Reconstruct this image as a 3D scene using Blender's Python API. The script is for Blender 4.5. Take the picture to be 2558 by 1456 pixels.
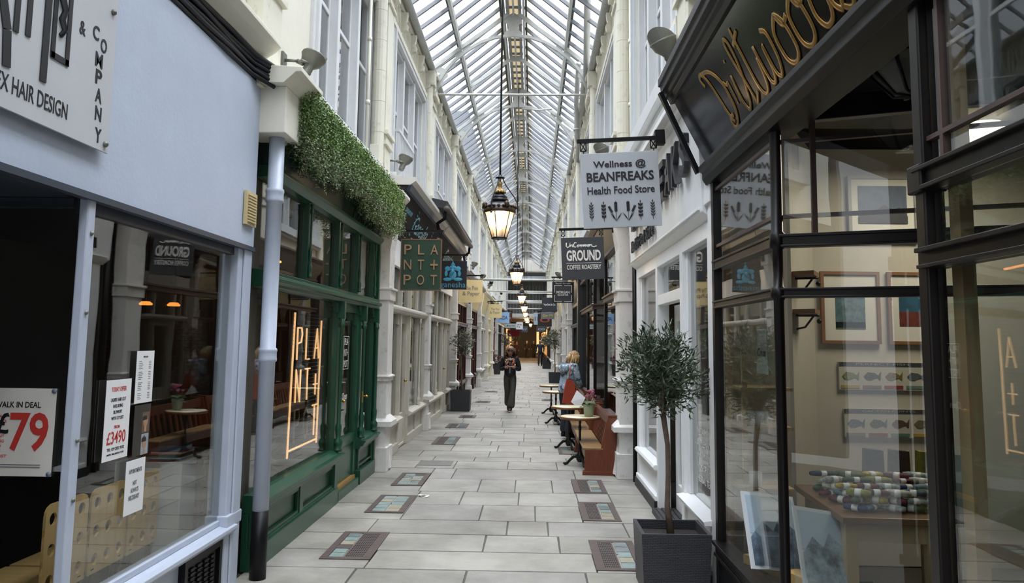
import bpy, bmesh, math, random
from mathutils import Vector as V, Matrix
R_=random.Random(7)
sc=bpy.context.scene; COL=sc.collection
for o in list(bpy.data.objects): bpy.data.objects.remove(o)
# ---------------------------------------------------------------- camera
FPX=1995.0
cam=bpy.data.cameras.new('camera'); camo=bpy.data.objects.new('camera',cam); COL.objects.link(camo)
fw=V(((1328-1279)/FPX,-(852-634)/FPX,-1)).normalized(); rl=.0125
uz=-(math.sin(rl)*fw.x+math.cos(rl)*fw.y)/fw.z
up=V((math.sin(rl),math.cos(rl),uz)).normalized(); xw=fw.cross(up)
camo.matrix_world=Matrix.Translation((0,0,1.65))@Matrix((xw,fw,up)).to_4x4()
cam.sensor_fit='HORIZONTAL'; cam.sensor_width=36; cam.lens=36*FPX/2558; cam.shift_y=-(728-634)/2558
cam.clip_end=400; cam.clip_start=.05
sc.camera=camo
# ---------------------------------------------------------------- sky: overcast, brighter towards the zenith
w=bpy.data.worlds.new('overcast_sky'); sc.world=w; w.use_nodes=True; nt=w.node_tree; nt.nodes.clear()
tc=nt.nodes.new('ShaderNodeTexCoord'); sx=nt.nodes.new('ShaderNodeSeparateXYZ'); nt.links.new(tc.outputs['Generated'],sx.inputs[0])
mr=nt.nodes.new('ShaderNodeMapRange'); mr.inputs[1].default_value=0; mr.inputs[2].default_value=1; mr.inputs[3].default_value=.47; mr.inputs[4].default_value=11.5
pw=nt.nodes.new('ShaderNodeMath'); pw.operation='POWER'; pw.inputs[1].default_value=2.9; pw.use_clamp=True
nt.links.new(sx.outputs['Z'],pw.inputs[0]); nt.links.new(pw.outputs[0],mr.inputs[0])
nz=nt.nodes.new('ShaderNodeTexNoise'); nz.inputs['Scale'].default_value=3; nz.inputs['Detail'].default_value=4; nt.links.new(tc.outputs['Generated'],nz.inputs[0])
cr=nt.nodes.new('ShaderNodeValToRGB'); cr.color_ramp.elements[0].color=(.78,.85,.98,1); cr.color_ramp.elements[1].color=(.93,.95,1,1)
cr.color_ramp.elements[0].position=.35; cr.color_ramp.elements[1].position=.65
nt.links.new(nz.outputs[0],cr.inputs[0])
bg=nt.nodes.new('ShaderNodeBackground'); nt.links.new(cr.outputs[0],bg.inputs[0]); nt.links.new(mr.outputs[0],bg.inputs[1])
wo=nt.nodes.new('ShaderNodeOutputWorld'); nt.links.new(bg.outputs[0],wo.inputs[0])
vs=sc.view_settings; vs.view_transform='Standard'; vs.look='None'; vs.gamma=1; vs.use_curve_mapping=False; vs.exposure=0.92
# ---------------------------------------------------------------- materials
MT={}
def srgb(c):
    if isinstance(c,str): c=tuple(int(c[i:i+2],16)/255 for i in (0,2,4))
    return tuple(((x/12.92) if x<=.04045 else ((x+.055)/1.055)**2.4) for x in c)
def mat(name,c,rough=.5,metal=0,var=.12,scale=4,bump=0,bscale=60,emit=None,es=0,stretch=None,dirt=None):
    if name in MT: return MT[name]
    m=bpy.data.materials.new(name); m.use_nodes=True; t=m.node_tree; b=t.nodes['Principled BSDF']; c=srgb(c)
    b.inputs['Roughness'].default_value=rough; b.inputs['Metallic'].default_value=metal
    g=t.nodes.new('ShaderNodeNewGeometry'); src=g.outputs['Position']
    if stretch:
        mp=t.nodes.new('ShaderNodeMapping'); mp.inputs['Scale'].default_value=stretch; t.links.new(src,mp.inputs[0]); src=mp.outputs[0]
    if var:
        n=t.nodes.new('ShaderNodeTexNoise'); n.inputs['Scale'].default_value=scale; n.inputs['Detail'].default_value=5; n.inputs['Roughness'].default_value=.65
        t.links.new(src,n.inputs['Vector'])
        r=t.nodes.new('ShaderNodeValToRGB'); e=r.color_ramp.elements
        e[0].position=.3; e[1].position=.7
        d=dirt and srgb(dirt) or tuple(x*(1-var) for x in c)
        e[0].color=(*d,1); e[1].color=(*[min(1,x*(1+var*.5)) for x in c],1)
        if dirt:
            e[0].position=.18; e[1].position=.45; e[1].color=(*c,1)
        t.links.new(n.outputs[0],r.inputs[0]); t.links.new(r.outputs[0],b.inputs['Base Color'])
    else: b.inputs['Base Color'].default_value=(*c,1)
    if bump:
        n2=t.nodes.new('ShaderNodeTexNoise'); n2.inputs['Scale'].default_value=bscale; n2.inputs['Detail'].default_value=4; t.links.new(src,n2.inputs['Vector'])
        bp=t.nodes.new('ShaderNodeBump'); bp.inputs['Strength'].default_value=bump; bp.inputs['Distance'].default_value=.01
        t.links.new(n2.outputs[0],bp.inputs['Height']); t.links.new(bp.outputs[0],b.inputs['Normal'])
    if emit:
        b.inputs['Emission Color'].default_value=(*srgb(emit),1); b.inputs['Emission Strength'].default_value=es
    MT[name]=m; return m
def glassmat(name,tint=(.9,.93,.9),base=.06,rough=0,milky=0,mc=(.8,.85,.9),wob=0):
    m=bpy.data.materials.new(name); m.use_nodes=True; t=m.node_tree; t.nodes.clear(); N=t.nodes.new; L=t.links.new
    tr=N('ShaderNodeBsdfTransparent'); tr.inputs[0].default_value=(*tint,1)
    gl=N('ShaderNodeBsdfGlossy'); gl.inputs['Roughness'].default_value=rough
    lw=N('ShaderNodeLayerWeight'); lw.inputs[0].default_value=.5
    p=N('ShaderNodeMath'); p.operation='POWER'; p.inputs[1].default_value=4.2; L(lw.outputs['Facing'],p.inputs[0])
    ma=N('ShaderNodeMath'); ma.operation='MULTIPLY_ADD'; ma.inputs[1].default_value=1-base; ma.inputs[2].default_value=base; L(p.outputs[0],ma.inputs[0])
    if wob:
        n=N('ShaderNodeTexNoise'); n.inputs['Scale'].default_value=2.2; g=N('ShaderNodeNewGeometry'); L(g.outputs['Position'],n.inputs['Vector'])
        bp=N('ShaderNodeBump'); bp.inputs['Strength'].default_value=wob; bp.inputs['Distance'].default_value=.02; L(n.outputs[0],bp.inputs['Height']); L(bp.outputs[0],gl.inputs['Normal'])
    mx=N('ShaderNodeMixShader'); L(ma.outputs[0],mx.inputs[0]); L(tr.outputs[0],mx.inputs[1]); L(gl.outputs[0],mx.inputs[2])
    out=mx
    if milky:
        d=N('ShaderNodeBsdfTranslucent'); d.inputs[0].default_value=(*mc,1)
        m2=N('ShaderNodeMixShader'); m2.inputs[0].default_value=milky; L(mx.outputs[0],m2.inputs[1]); L(d.outputs[0],m2.inputs[2]); out=m2
    o=N('ShaderNodeOutputMaterial'); L(out.outputs[0],o.inputs[0]); MT[name]=m; return m
GL=glassmat('shop_glass',(.93,.95,.93),.085,wob=.03)
GLU=glassmat('upper_window_glass',(.8,.83,.83),.22,wob=.04)
GLR=glassmat('roof_glass',(.97,.985,1),.03,milky=.03,mc=(.9,.94,1))
GLL=glassmat('lantern_glass',(.95,.88,.78),.04,milky=.16,mc=(.85,.68,.5))
GLT=glassmat('thick_block_glass',(.5,.62,.6),.1)
CREAM=mat('cream_render','dedaca',.7,var=.06,scale=2.2,bump=.08,bscale=30)
CREAMD=mat('weathered_cream_stone','d9d5c4',.75,var=.1,scale=6,bump=.2,bscale=25,dirt='a39f8c')
PILW=mat('peeling_white_paint','dddad4',.7,var=.12,scale=9,bump=.35,bscale=18,dirt='a7a097')
WHITE=mat('white_gloss_paint','edeeed',.35,var=.04)
WINW=mat('white_window_paint','d3d5d5',.4,var=.05,scale=8)
BLUE=mat('pale_blue_paint','bac4d4',.55,var=.04,scale=3,bump=.12,bscale=40)
BLUEP=mat('pale_blue_gloss','b9c1cf',.35,var=.05,scale=6,bump=.05)
BLACK=mat('black_gloss_paint','0e0e10',.4,var=.1)
BLK=mat('black_cable','1c1f26',.5,var=.15)
BRON=mat('dark_brown_black_gloss','161210',.35,var=.15,scale=8)
BROWN=mat('worn_brown_paint','4a3a35',.45,var=.25,scale=14,dirt='2b2423')
GREEN=mat('racing_green_gloss','1d4a36',.3,var=.1,scale=5,bump=.04)
GREEND=mat('deep_green_fascia','10302a',.5,var=.1)
STEELW=mat('white_painted_iron','aeaea8',.5,var=.12,scale=10,bump=.1)
STEELG=mat('grey_glazing_bar','77787a',.45,var=.12,scale=10)
CRPAN=mat('cream_boarded_vent','e8dcc4',.6,var=.06)
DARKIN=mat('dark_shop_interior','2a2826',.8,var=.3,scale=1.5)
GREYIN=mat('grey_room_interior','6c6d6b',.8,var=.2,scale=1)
INFL=mat('dark_interior_floor','35302c',.5,var=.2,scale=3)
STONE=None
LAMPG=mat('grey_cast_metal','77776f',.45,metal=.4,var=.12)
BRASS=mat('polished_brass','c79a45',.25,metal=.9,var=.1)
GILT=mat('aged_gilding','a4824a',.4,metal=.5,var=.3,scale=20)
LBLK=mat('lantern_black_iron','202022',.35,metal=.3,var=.2)
LBRN=mat('lantern_bronze_band','4e3c2c',.45,metal=.4,var=.3,scale=20)
BULB=mat('glowing_warm_bulb','ffe6c0',.4,var=0,emit='ffdcae',es=9)
LREF=mat('lantern_lit_reflector','ffe2b8',.4,var=0,emit='ffd9a6',es=4)
WOODP=mat('honey_plywood','e3b97a',.4,var=.16,scale=3,stretch=(1,6,.8))
WOODB=mat('chestnut_stained_wood','6a3218',.32,var=.3,scale=6,stretch=(6,1,1))
WOODS=mat('worn_oak_seat','8a6c43',.35,var=.3,scale=5,stretch=(8,1.2,1),dirt='5e4023')
PAPER=mat('white_paper','e6e6e4',.6,var=.02)
INK=mat('black_lettering','15161a',.5,var=0)
REDI=mat('red_lettering','b5322a',.5,var=0)
GREYI=mat('grey_small_print','6d6d70',.6,var=0)
# ---------------------------------------------------------------- mesh builder
JR=random.Random(99)
def jt(): return JR.uniform(-.00035,.00035)   # keeps touching boxes from sharing a plane exactly
class MB:
    def __init__(s): s.v=[]; s.f=[]; s.m=[]; s.sm=[]
    def add(s,vs,fs,m=0,sm=False):
        n=len(s.v); s.v+= [tuple(p) for p in vs]
        for f in fs: s.f.append(tuple(i+n for i in f)); s.m.append(m); s.sm.append(sm)
        return s
    def box(s,x0,x1,y0,y1,z0,z1,m=0):
        if x0>x1:x0,x1=x1,x0
        if y0>y1:y0,y1=y1,y0
        if z0>z1:z0,z1=z1,z0
        if min(x1-x0,y1-y0,z1-z0)>.004: x0+=jt();x1+=jt();y0+=jt();y1+=jt();z0+=jt();z1+=jt()
        return s.add([(x0,y0,z0),(x1,y0,z0),(x1,y1,z0),(x0,y1,z0),(x0,y0,z1),(x1,y0,z1),(x1,y1,z1),(x0,y1,z1)],
          [(0,3,2,1),(4,5,6,7),(0,1,5,4),(1,2,6,5),(2,3,7,6),(3,0,4,7)],m)
    def bar(s,a,b,w,h,up=(0,0,1),m=0):   # rectangular bar between two points
        a=V(a);b=V(b);d=(b-a).normalized();u=V(up);x=d.cross(u)
        if x.length<1e-4: x=d.cross(V((1,0,0)))
        x.normalize();u=x.cross(d);vs=[]
        for p in (a,b):
            for i,j in((-1,-1),(1,-1),(1,1),(-1,1)): vs.append(p+x*(i*w/2)+u*(j*h/2))
        return s.add(vs,[(0,1,2,3),(7,6,5,4),(0,4,5,1),(1,5,6,2),(2,6,7,3),(3,7,4,0)],m)
    def tube(s,pts,r,n=8,m=0,sm=True,flat=1.0,fn=None):
        pts=[V(p) for p in pts];k=len(pts);rr=r if isinstance(r,(list,tuple)) else [r]*k
        ref=None;vs=[];fs=[]
        for i,p in enumerate(pts):
            d=(pts[min(i+1,k-1)]-pts[max(i-1,0)])
            if d.length<1e-9: d=V((0,0,1))
            d.normalize()
            if ref is None:
                ref=V(fn) if fn else (V((0,0,1)) if abs(d.z)<.9 else V((1,0,0)))
            if fn: ref=V(fn)
            x=d.cross(ref)
            if x.length<1e-5: x=d.cross(V((.3,.9,.2)))
            x.normalize();u=x.cross(d); ref=u
            for j in range(n):
                a=2*math.pi*j/n; vs.append(p+x*(math.cos(a)*rr[i])+u*(math.sin(a)*rr[i]*flat))
        for i in range(k-1):
            for j in range(n):
                fs.append((i*n+j,i*n+(j+1)%n,(i+1)*n+(j+1)%n,(i+1)*n+j))
        fs.append(tuple(range(n-1,-1,-1)));fs.append(tuple((k-1)*n+j for j in range(n)))
        s.add(vs,fs,m,sm); return s
    def lathe(s,prof,c=(0,0,0),n=16,m=0,sm=True,ph=0,sx=1,sy=1):
        vs=[];fs=[];k=len(prof)
        for r,z in prof:
            for j in range(n):
                a=2*math.pi*(j+ph)/n; vs.append((c[0]+r*math.cos(a)*sx,c[1]+r*math.sin(a)*sy,c[2]+z))
        for i in range(k-1):
            for j in range(n): fs.append((i*n+j,i*n+(j+1)%n,(i+1)*n+(j+1)%n,(i+1)*n+j))
        fs.append(tuple(range(n-1,-1,-1)));fs.append(tuple((k-1)*n+j for j in range(n)))
        return s.add(vs,fs,m,sm)
    def prism(s,poly,ax,a0,a1,m=0):  # poly in the two other axes (order x,y,z without ax)
        def P(q,a):
            l=list(q);l.insert(ax,a);return tuple(l)
        if abs(a1-a0)>.01: a0+=jt();a1+=jt()
        k=len(poly);vs=[P(q,a0) for q in poly]+[P(q,a1) for q in poly]
        fs=[tuple(range(k)),tuple(range(2*k-1,k-1,-1))]+[(i,i+k,(i+1)%k+k,(i+1)%k) for i in range(k)]
        return s.add(vs,fs,m)
    def ball(s,c,r,n=10,m=0,sz=(1,1,1)):
        pr=[(max(1e-4,r*math.sin(math.pi*i/(n//2+2)))*1.0,-r*math.cos(math.pi*i/(n//2+2))*sz[2]) for i in range(n//2+3)]
        return s.lathe(pr,c,n,m,True,sx=sz[0],sy=sz[1])
    def build(s,name,mats,parent=None,world=True,bevel=0,smooth=None,kind=None,label=None):
        me=bpy.data.meshes.new(name)
        off=V((0,0,0))
        if parent is not None and world:
            q=parent
            while q is not None: off+=q.location; q=q.parent
        me.from_pydata([(a-off.x,b-off.y,c-off.z) for a,b,c in s.v],[],s.f)
        if not isinstance(mats,(list,tuple)): mats=[mats]
        for m in mats: me.materials.append(m)
        me.polygons.foreach_set('material_index',s.m)
        me.polygons.foreach_set('use_smooth',[bool(x) for x in s.sm])
        me.update()
        bm=bmesh.new(); bm.from_mesh(me); bmesh.ops.recalc_face_normals(bm,faces=bm.faces); bm.to_mesh(me); bm.free()
        o=bpy.data.objects.new(name,me); COL.objects.link(o)
        if parent is not None: o.parent=parent
        if bevel:
            b=o.modifiers.new('bevel','BEVEL'); b.width=bevel; b.segments=2; b.limit_method='ANGLE'
        if kind: o['kind']=kind
        if label: o['label']=label
        return o
def tag(o,label,cat,group=None,kind=None):
    o['label']=label; o['category']=cat
    if group: o['group']=group
    if kind: o['kind']=kind
    return o
def thing(name,label,cat,loc=(0,0,0),rz=0,group=None):
    o=bpy.data.objects.new(name,None); COL.objects.link(o); o.location=loc; o.rotation_euler=(0,0,rz); o.empty_display_size=.1
    return tag(o,label,cat,group)
def dup(root,loc,rz=None,label=None,group=None,scale=None):
    def cp(o,par):
        c=o.copy(); COL.objects.link(c); c.parent=par
        for ch in [x for x in KIDS(o)]: cp(ch,c)
        return c
    r=cp(root,None); r.location=loc
    if rz is not None: r.rotation_euler=(0,0,rz)
    if scale: r.scale=(scale,)*3
    if label: r['label']=label
    if group: r['group']=group
    return r
def KIDS(o): return [x for x in bpy.data.objects if x.parent==o]
def text(s,w,h,mt,parent,loc,rz=0,ext=.002,name='lettering',bold=0,rx=0,world=True,shear=0,label=None,sp=1,tilt=0,mir=False):
    cu=bpy.data.curves.new('t','FONT'); cu.body=s; cu.extrude=0; cu.align_x='LEFT'; cu.size=1; cu.resolution_u=3; cu.offset=bold; cu.shear=shear; cu.space_character=sp; cu.space_line=.85 if '\n' in s else 1
    to=bpy.data.objects.new('t',cu); COL.objects.link(to)
    me=bpy.data.meshes.new_from_object(to); bpy.data.objects.remove(to); bpy.data.curves.remove(cu)
    xs=[v.co.x for v in me.vertices]; ys=[v.co.y for v in me.vertices]
    x0,x1,y0,y1=min(xs),max(xs),min(ys),max(ys); 
    bm=bmesh.new(); bm.from_mesh(me)
    g=bmesh.ops.extrude_face_region(bm,geom=bm.faces[:]); 
    for e in g['geom']:
        if isinstance(e,bmesh.types.BMVert): e.co.z=1
    bmesh.ops.recalc_face_normals(bm,faces=bm.faces)
    sx_=w/(x1-x0); sy_=h/(y1-y0) if h else sx_
    M=Matrix.Rotation(rz,4,'Z')@Matrix.Rotation(rx,4,'X')@Matrix.Rotation(tilt,4,'Y')
    off=V(loc)
    if parent is not None and world:
        q=parent
        while q is not None: off=off-q.location; q=q.parent
    for v in bm.verts:
        v.co=M@V(((v.co.x-(x0+x1)/2)*sx_*(-1 if mir else 1),-v.co.z*ext,(v.co.y-(y0+y1)/2)*sy_))+off
    bm.to_mesh(me); bm.free(); me.materials.clear(); me.materials.append(mt)
    for p in me.polygons: p.material_index=0; p.use_smooth=False
    o=bpy.data.objects.new(name,me); COL.objects.link(o); o.parent=parent
    if label: o['label']=label
    return o
PI=math.pi
for n_,v_ in(('black_gloss_paint',.25),('dark_brown_black_gloss',.3),('black_cable',.3)): MT[n_].node_tree.nodes['Principled BSDF'].inputs['Specular IOR Level'].default_value=v_
YK=[5.6+4.67*k for k in range(20)]
# ================================================================ SETTING
def struct(mb,name,mt,**k):
    o=mb.build(name,mt,**k); o['kind']='structure'; return o
# floor: sandstone flags, each slab its own tint
m=bpy.data.materials.new('york_stone_flags'); m.use_nodes=True; t=m.node_tree; b=t.nodes['Principled BSDF']
at=t.nodes.new('ShaderNodeAttribute'); at.attribute_name='slab'
g=t.nodes.new('ShaderNodeNewGeometry'); n1=t.nodes.new('ShaderNodeTexNoise'); n1.inputs['Scale'].default_value=1.1; n1.inputs['Detail'].default_value=8; n1.inputs['Roughness'].default_value=.7
t.links.new(g.outputs['Position'],n1.inputs['Vector'])
r=t.nodes.new('ShaderNodeValToRGB'); r.color_ramp.elements[0].color=(*srgb('6f6c64'),1); r.color_ramp.elements[1].color=(*srgb('a09c93'),1); r.color_ramp.elements[0].position=.3;r.color_ramp.elements[1].position=.62
t.links.new(n1.outputs[0],r.inputs[0])
mx=t.nodes.new('ShaderNodeMix'); mx.data_type='RGBA'; mx.blend_type='MULTIPLY'; mx.inputs[0].default_value=1
t.links.new(r.outputs[0],mx.inputs[6]); t.links.new(at.outputs['Color'],mx.inputs[7]); t.links.new(mx.outputs[2],b.inputs['Base Color'])
n2=t.nodes.new('ShaderNodeTexNoise'); n2.inputs['Scale'].default_value=14; n2.inputs['Detail'].default_value=6; t.links.new(g.outputs['Position'],n2.inputs['Vector'])
bp=t.nodes.new('ShaderNodeBump'); bp.inputs['Strength'].default_value=.35; bp.inputs['Distance'].default_value=.012; t.links.new(n2.outputs[0],bp.inputs['Height']); t.links.new(bp.outputs[0],b.inputs['Normal'])
rr=t.nodes.new('ShaderNodeMapRange'); rr.inputs[3].default_value=.42; rr.inputs[4].default_value=.7; t.links.new(n1.outputs[0],rr.inputs[0]); t.links.new(rr.outputs[0],b.inputs['Roughness'])
STONE=m
PAV=[]  # pavement lights: x0,x1,y0,y1
for i,y in enumerate([6.2,7.75,8.7,9.27]): pass
PAVL=[(-1.585,-1.2,6.18,7.04),(-1.585,-1.21,7.82,8.69),(-1.585,-1.23,9.27,10.12)]
PAVR=[(.488,.85,6.02,6.9),(.488,.85,7.63,8.49),(.488,.85,9.0,9.85)]
rows=[(2.2,3.0,[-1.4,-.2,.9]),(3.0,3.9,[-1.6,-.5,.6]),(3.9,4.7,[-1.1,.1,.8]),(4.7,5.35,[-.9,.3]),(5.35,5.97,[-1.25,-.45,.4]),
(5.97,6.48,[-1.2,.49]),(6.48,7.03,[-1.45,-.37,.24,.9]),(7.03,7.57,[-1.4,-.2,.16,.85]),(7.57,8.27,[-1.2,-.47,.05,.49]),(8.27,8.97,[-1.2,-.72,-.12,.5,.85]),
(8.97,9.77,[-1.23,-.58,-.17,.25,.49]),(9.77,10.55,[-1.23,-.95,.55]),(10.55,11.2,[-1.5,-1.0,-.3,.35]),(11.2,11.6,[-1.35,-.78,.0,.5]),(11.6,12.2,[-1.6,-.6,-.1,.6]),(12.2,12.9,[-1.2,-.5,.15])]
y=12.9
while y<100:
    d=R_.uniform(.42,.75); xs=[]; x=-1.9+R_.uniform(.3,1)
    while x<1.1: xs.append(x); x+=R_.uniform(.4,1.1)
    rows.append((y,y+d,xs)); y+=d
mb=MB(); tint=[]
XL,XR=-2.02,1.27
for (a,b_,xs) in rows:
    e=[XL]+xs+[XR]
    for i in range(len(e)-1):
        g_=.0035 if a<20 else .005
        j=lambda s=.004:R_.uniform(-s,s)
        x0,x1=e[i]+g_,e[i+1]-g_; y0,y1=a+g_,b_-g_; ch=.006
        n=len(mb.v)
        pts=[(x0+ch+j(),y0+abs(j(.006))),((x0+x1)/2,y0+abs(j(.008))),(x1-ch+j(),y0+abs(j(.006))),(x1,y0+ch+j()),(x1-abs(j()),y1-ch),(x1-ch,y1-abs(j(.006))),(x0+ch,y1-abs(j(.006))),(x0+abs(j()),y1-ch),(x0,y0+ch)]
        k=len(pts); zt=R_.uniform(-.0015,.0015)
        mb.add([(p[0],p[1],-.012) for p in pts]+[(p[0]+(.003 if p[0]<(x0+x1)/2 else -.003),p[1]+(.003 if p[1]<(y0+y1)/2 else -.003),zt) for p in pts],
          [tuple(range(k,2*k))]+[(q,(q+1)%k,(q+1)%k+k,q+k) for q in range(k)])
        c=R_.uniform(.82,1.08); c2=(c,c*R_.uniform(.985,1.0),c*R_.uniform(.95,1.0))
        tint+= [c2]*(2*k)
n=len(mb.v); mb.box(-7,6,-3,101,-.16,-.009); tint+=[(.2,.19,.18)]*8
fo=mb.build('floor',STONE); fo['kind']='structure'
ca=fo.data.color_attributes.new('slab','FLOAT_COLOR','POINT')
for i,c in enumerate(tint): ca.data[i].color=(*c,1)
# walls, upper storeys
def upper_wall(side):
    L=side=='left'; X=-2.05 if L else 1.2; s=-1 if L else 1    # s outward direction
    mb=MB(); X2=X+s*.34
    def b(y0,y1,z0,z1,a=0,c=.34): mb.box(X+s*a,X+s*c,y0,y1,z0,z1)
    wins=[]
    for k in range(-2,12):
        y0=5.6+4.67*k; y1=y0+4.67
        if k==0: wa,wb,za,zb=(y0+1.5,y0+4.3,3.83,5.95) if L else (y0+.85,y0+3.5,3.9,6.0)
        elif k<0: wa,wb,za,zb=y0+1.1,y0+3.75,4.05,6.0
        else: wa,wb,za,zb=y0+.85,y0+4.15,3.98,6.05
        b(y0,wa,3.42,6.75); b(wb,y1,3.42,6.75); b(wa,wb,3.42,za); b(wa,wb,zb,6.75)
        wins.append((wa,wb,za,zb,k))
    struct(mb,'wall_'+side,CREAM)
    # cornice and frieze bands
    mb=MB(); b=lambda y0,y1,z0,z1,a=0,c=.34: mb.box(X+s*a,X+s*c,y0,y1,z0,z1)
    b(-3.74,61.9,6.12,6.2,-.06,0); b(-3.74,61.9,6.75,6.8,-.1,.3); b(-3.74,61.9,6.62,6.69,-.06,0)
    struct(mb,'trim_cornice_'+side,CREAM)
    return wins,X,s
WIN={}
for sd in('left','right'): WIN[sd]=upper_wall(sd)
wn=[0]
def upper_window(sd,w,X,s):
    wa,wb,za,zb,k=w; wn[0]+=1
    mb=MB(); f=lambda y0,y1,z0,z1,a,c: mb.box(X+s*a,X+s*c,y0,y1,z0,z1)
    o=.035
    f(wa-.13,wa,za-.02,zb+.13,-.04,.02); f(wb,wb+.13,za-.02,zb+.13,-.04,.02); f(wa-.13,wb+.13,zb,zb+.13,-.045,.02)
    f(wa-.07,wa-.012,za,zb+.07,-.07,.01); f(wb+.012,wb+.07,za,zb+.07,-.07,.01)
    f(wa-.2,wb+.2,za-.16,za,-.14,.3); f(wa-.14,wb+.14,za-.22,za-.16,-.08,.02)
    f(wa,wa+.05,za,zb,.02,.16); f(wb-.05,wb,za,zb,.02,.16); f(wa,wb,zb-.05,zb,.02,.16)
    n=3; d=(wb-wa)/n
    for i in range(1,n): f(wa+d*i-.05,wa+d*i+.05,za,zb,.0,.16)
    for i in range(n):
        a=wa+d*i+.05; c=wa+d*(i+1)-.05; zc=za+(zb-za)*.56
        for (p,q,r1,r2) in((a,a+.04,za,zb),(c-.04,c,za,zb),(a,c,za,za+.06),(a,c,zb-.06,zb),(a,c,zc-.025,zc+.025)): f(p,q,r1,r2,.085,.12)
    o=mb.build('window_%d'%wn[0],WINW,bevel=.006 if k<3 else 0); o['kind']='structure'
    for i in range(n):
        a=wa+d*i+.08; c=wa+d*(i+1)-.08
        MB().box(X+s*.10,X+s*.106,a,c,za+.05,zb-.05).build('pane',GLU,o)
    return o
for sd in('left','right'):
    ws,X,s=WIN[sd]
    for w_ in ws: upper_window(sd,w_,X,s)
# rooms behind: dark shells so that daylight enters only through the glass
for sd,s,X in(('left',-1,-2.0),('right',1,1.2)):
    mb=MB(); mb.box(X+s*4.0,X+s*4.1,-4,100,0,6.8); mb.box(X+s*.35,X+s*4.1,-4,100,6.7,6.8); mb.box(X,X+s*4.1,-4,-3.9,0,6.8)
    mb.box(X+s*1.3,X+s*1.4,-4,62,3.5,6.7)
    struct(mb,'wall_%s_rooms'%sd if 0 else 'wall_'+sd+'_back',GREYIN)
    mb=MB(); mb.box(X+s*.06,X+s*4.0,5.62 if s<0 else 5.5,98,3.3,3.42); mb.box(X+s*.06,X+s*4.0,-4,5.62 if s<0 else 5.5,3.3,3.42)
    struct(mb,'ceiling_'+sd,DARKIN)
# ---- roof glazing
CX_=-.415
def roofx(o): return CX_+o
PROF=[(1.66,6.88),(1.02,7.36),(.22,8.02)]
Y0R,Y1R=-3.7,61.9
mb=MB()
for sgn in(-1,1):
    for a,b_ in((0,1),(1,2)):
        p,q=PROF[a],PROF[b_]
        mb.add([(roofx(sgn*p[0]),Y0R,p[1]+.05),(roofx(sgn*q[0]),Y0R,q[1]+.05),(roofx(sgn*q[0]),Y1R,q[1]+.05),(roofx(sgn*p[0]),Y1R,p[1]+.05)],[(0,1,2,3)])
struct(mb,'ceiling_roof_glass',GLR)
mb=MB()
for sgn in(-1,1):
    p,q=PROF[1],PROF[2]
    mb.bar((roofx(sgn*p[0]),Y0R,p[1]-.03),(roofx(sgn*p[0]),Y1R,p[1]-.03),.05,.14)
    mb.bar((roofx(sgn*1.68),Y0R,6.83),(roofx(sgn*1.68),Y1R,6.83),.12,.1)
    mb.bar((roofx(sgn*.2),Y0R,8.0),(roofx(sgn*.2),Y1R,8.0),.035,.16)
    mb.bar((roofx(sgn*.12),Y0R,8.12),(roofx(sgn*.12),Y1R,8.12),.06,.1)
mb.bar((CX_,Y0R,7.98),(CX_,Y1R,7.98),.035,.09)
struct(mb,'trim_roof_purlins',STEELW)
mb=MB(); y=Y0R+.3; 
while y<Y1R:
    near=min(abs(y-yk) for yk in YK+[5.6-4.67,5.6-9.34])
    for sgn in(-1,1):
        for a,b_ in((0,1),(1,2)):
            p,q=PROF[a],PROF[b_]
            mb.bar((roofx(sgn*p[0]),y,p[1]+.02),(roofx(sgn*q[0]),y,q[1]+.02),.042,.06)
            mb.bar((roofx(sgn*p[0]),y,p[1]+.0-.01),(roofx(sgn*q[0]),y,q[1]-.01),.012,.03)
    y+=4.67/9
struct(mb,'trim_glazing_bars',STEELG)
mb=MB()
for sgn in(-1,1):
    mb.bar((roofx(sgn*1.075),Y0R,7.37),(roofx(sgn*1.075),Y1R,7.37),.045,.04); mb.bar((roofx(sgn*.245),Y0R,8.02),(roofx(sgn*.245),Y1R,8.02),.035,.12)
struct(mb,'trim_dark_gaskets',mat('dark_roof_gasket','3a3a3c',.7))
mb=MB()
for sgn in(-1,1):
    y=Y0R
    while y<Y1R: mb.add([(roofx(sgn*1.10),y+.01,7.38),(roofx(sgn*1.19),y+.03,7.32),(roofx(sgn*1.21),y+.25,7.30),(roofx(sgn*1.17),y+.5,7.33),(roofx(sgn*1.10),y+.51,7.38)],[(0,1,2,3,4)]); y+=.52
FL_=bpy.data.materials.new('pale_translucent_flashing'); FL_.use_nodes=True; t=FL_.node_tree; b=t.nodes['Principled BSDF']; b.inputs['Base Color'].default_value=(*srgb('c4c9c8'),1)
tl=t.nodes.new('ShaderNodeBsdfTranslucent'); tl.inputs[0].default_value=(.7,.75,.76,1); ms_=t.nodes.new('ShaderNodeMixShader'); ms_.inputs[0].default_value=.45; t.links.new(b.outputs[0],ms_.inputs[1]); t.links.new(tl.outputs[0],ms_.inputs[2]); t.links.new(ms_.outputs[0],t.nodes['Material Output'].inputs[0])
struct(mb,'trim_lead_flashing',FL_)
mb=MB(); y=Y0R
while y<Y1R:
    mb.box(CX_-.14,CX_+.14,y+.03,y+.39,8.16,8.175); y+=.425
for sgn in(-1,1):
    y=Y0R
    while y<Y1R:
        mb.add([(roofx(sgn*.22),y+.01,8.11),(roofx(sgn*.36),y+.01,7.99),(roofx(sgn*.375),y+.2,8.0),(roofx(sgn*.36),y+.39,7.99),(roofx(sgn*.22),y+.39,8.11)],[(0,1,2,3,4)]); y+=.4
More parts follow.
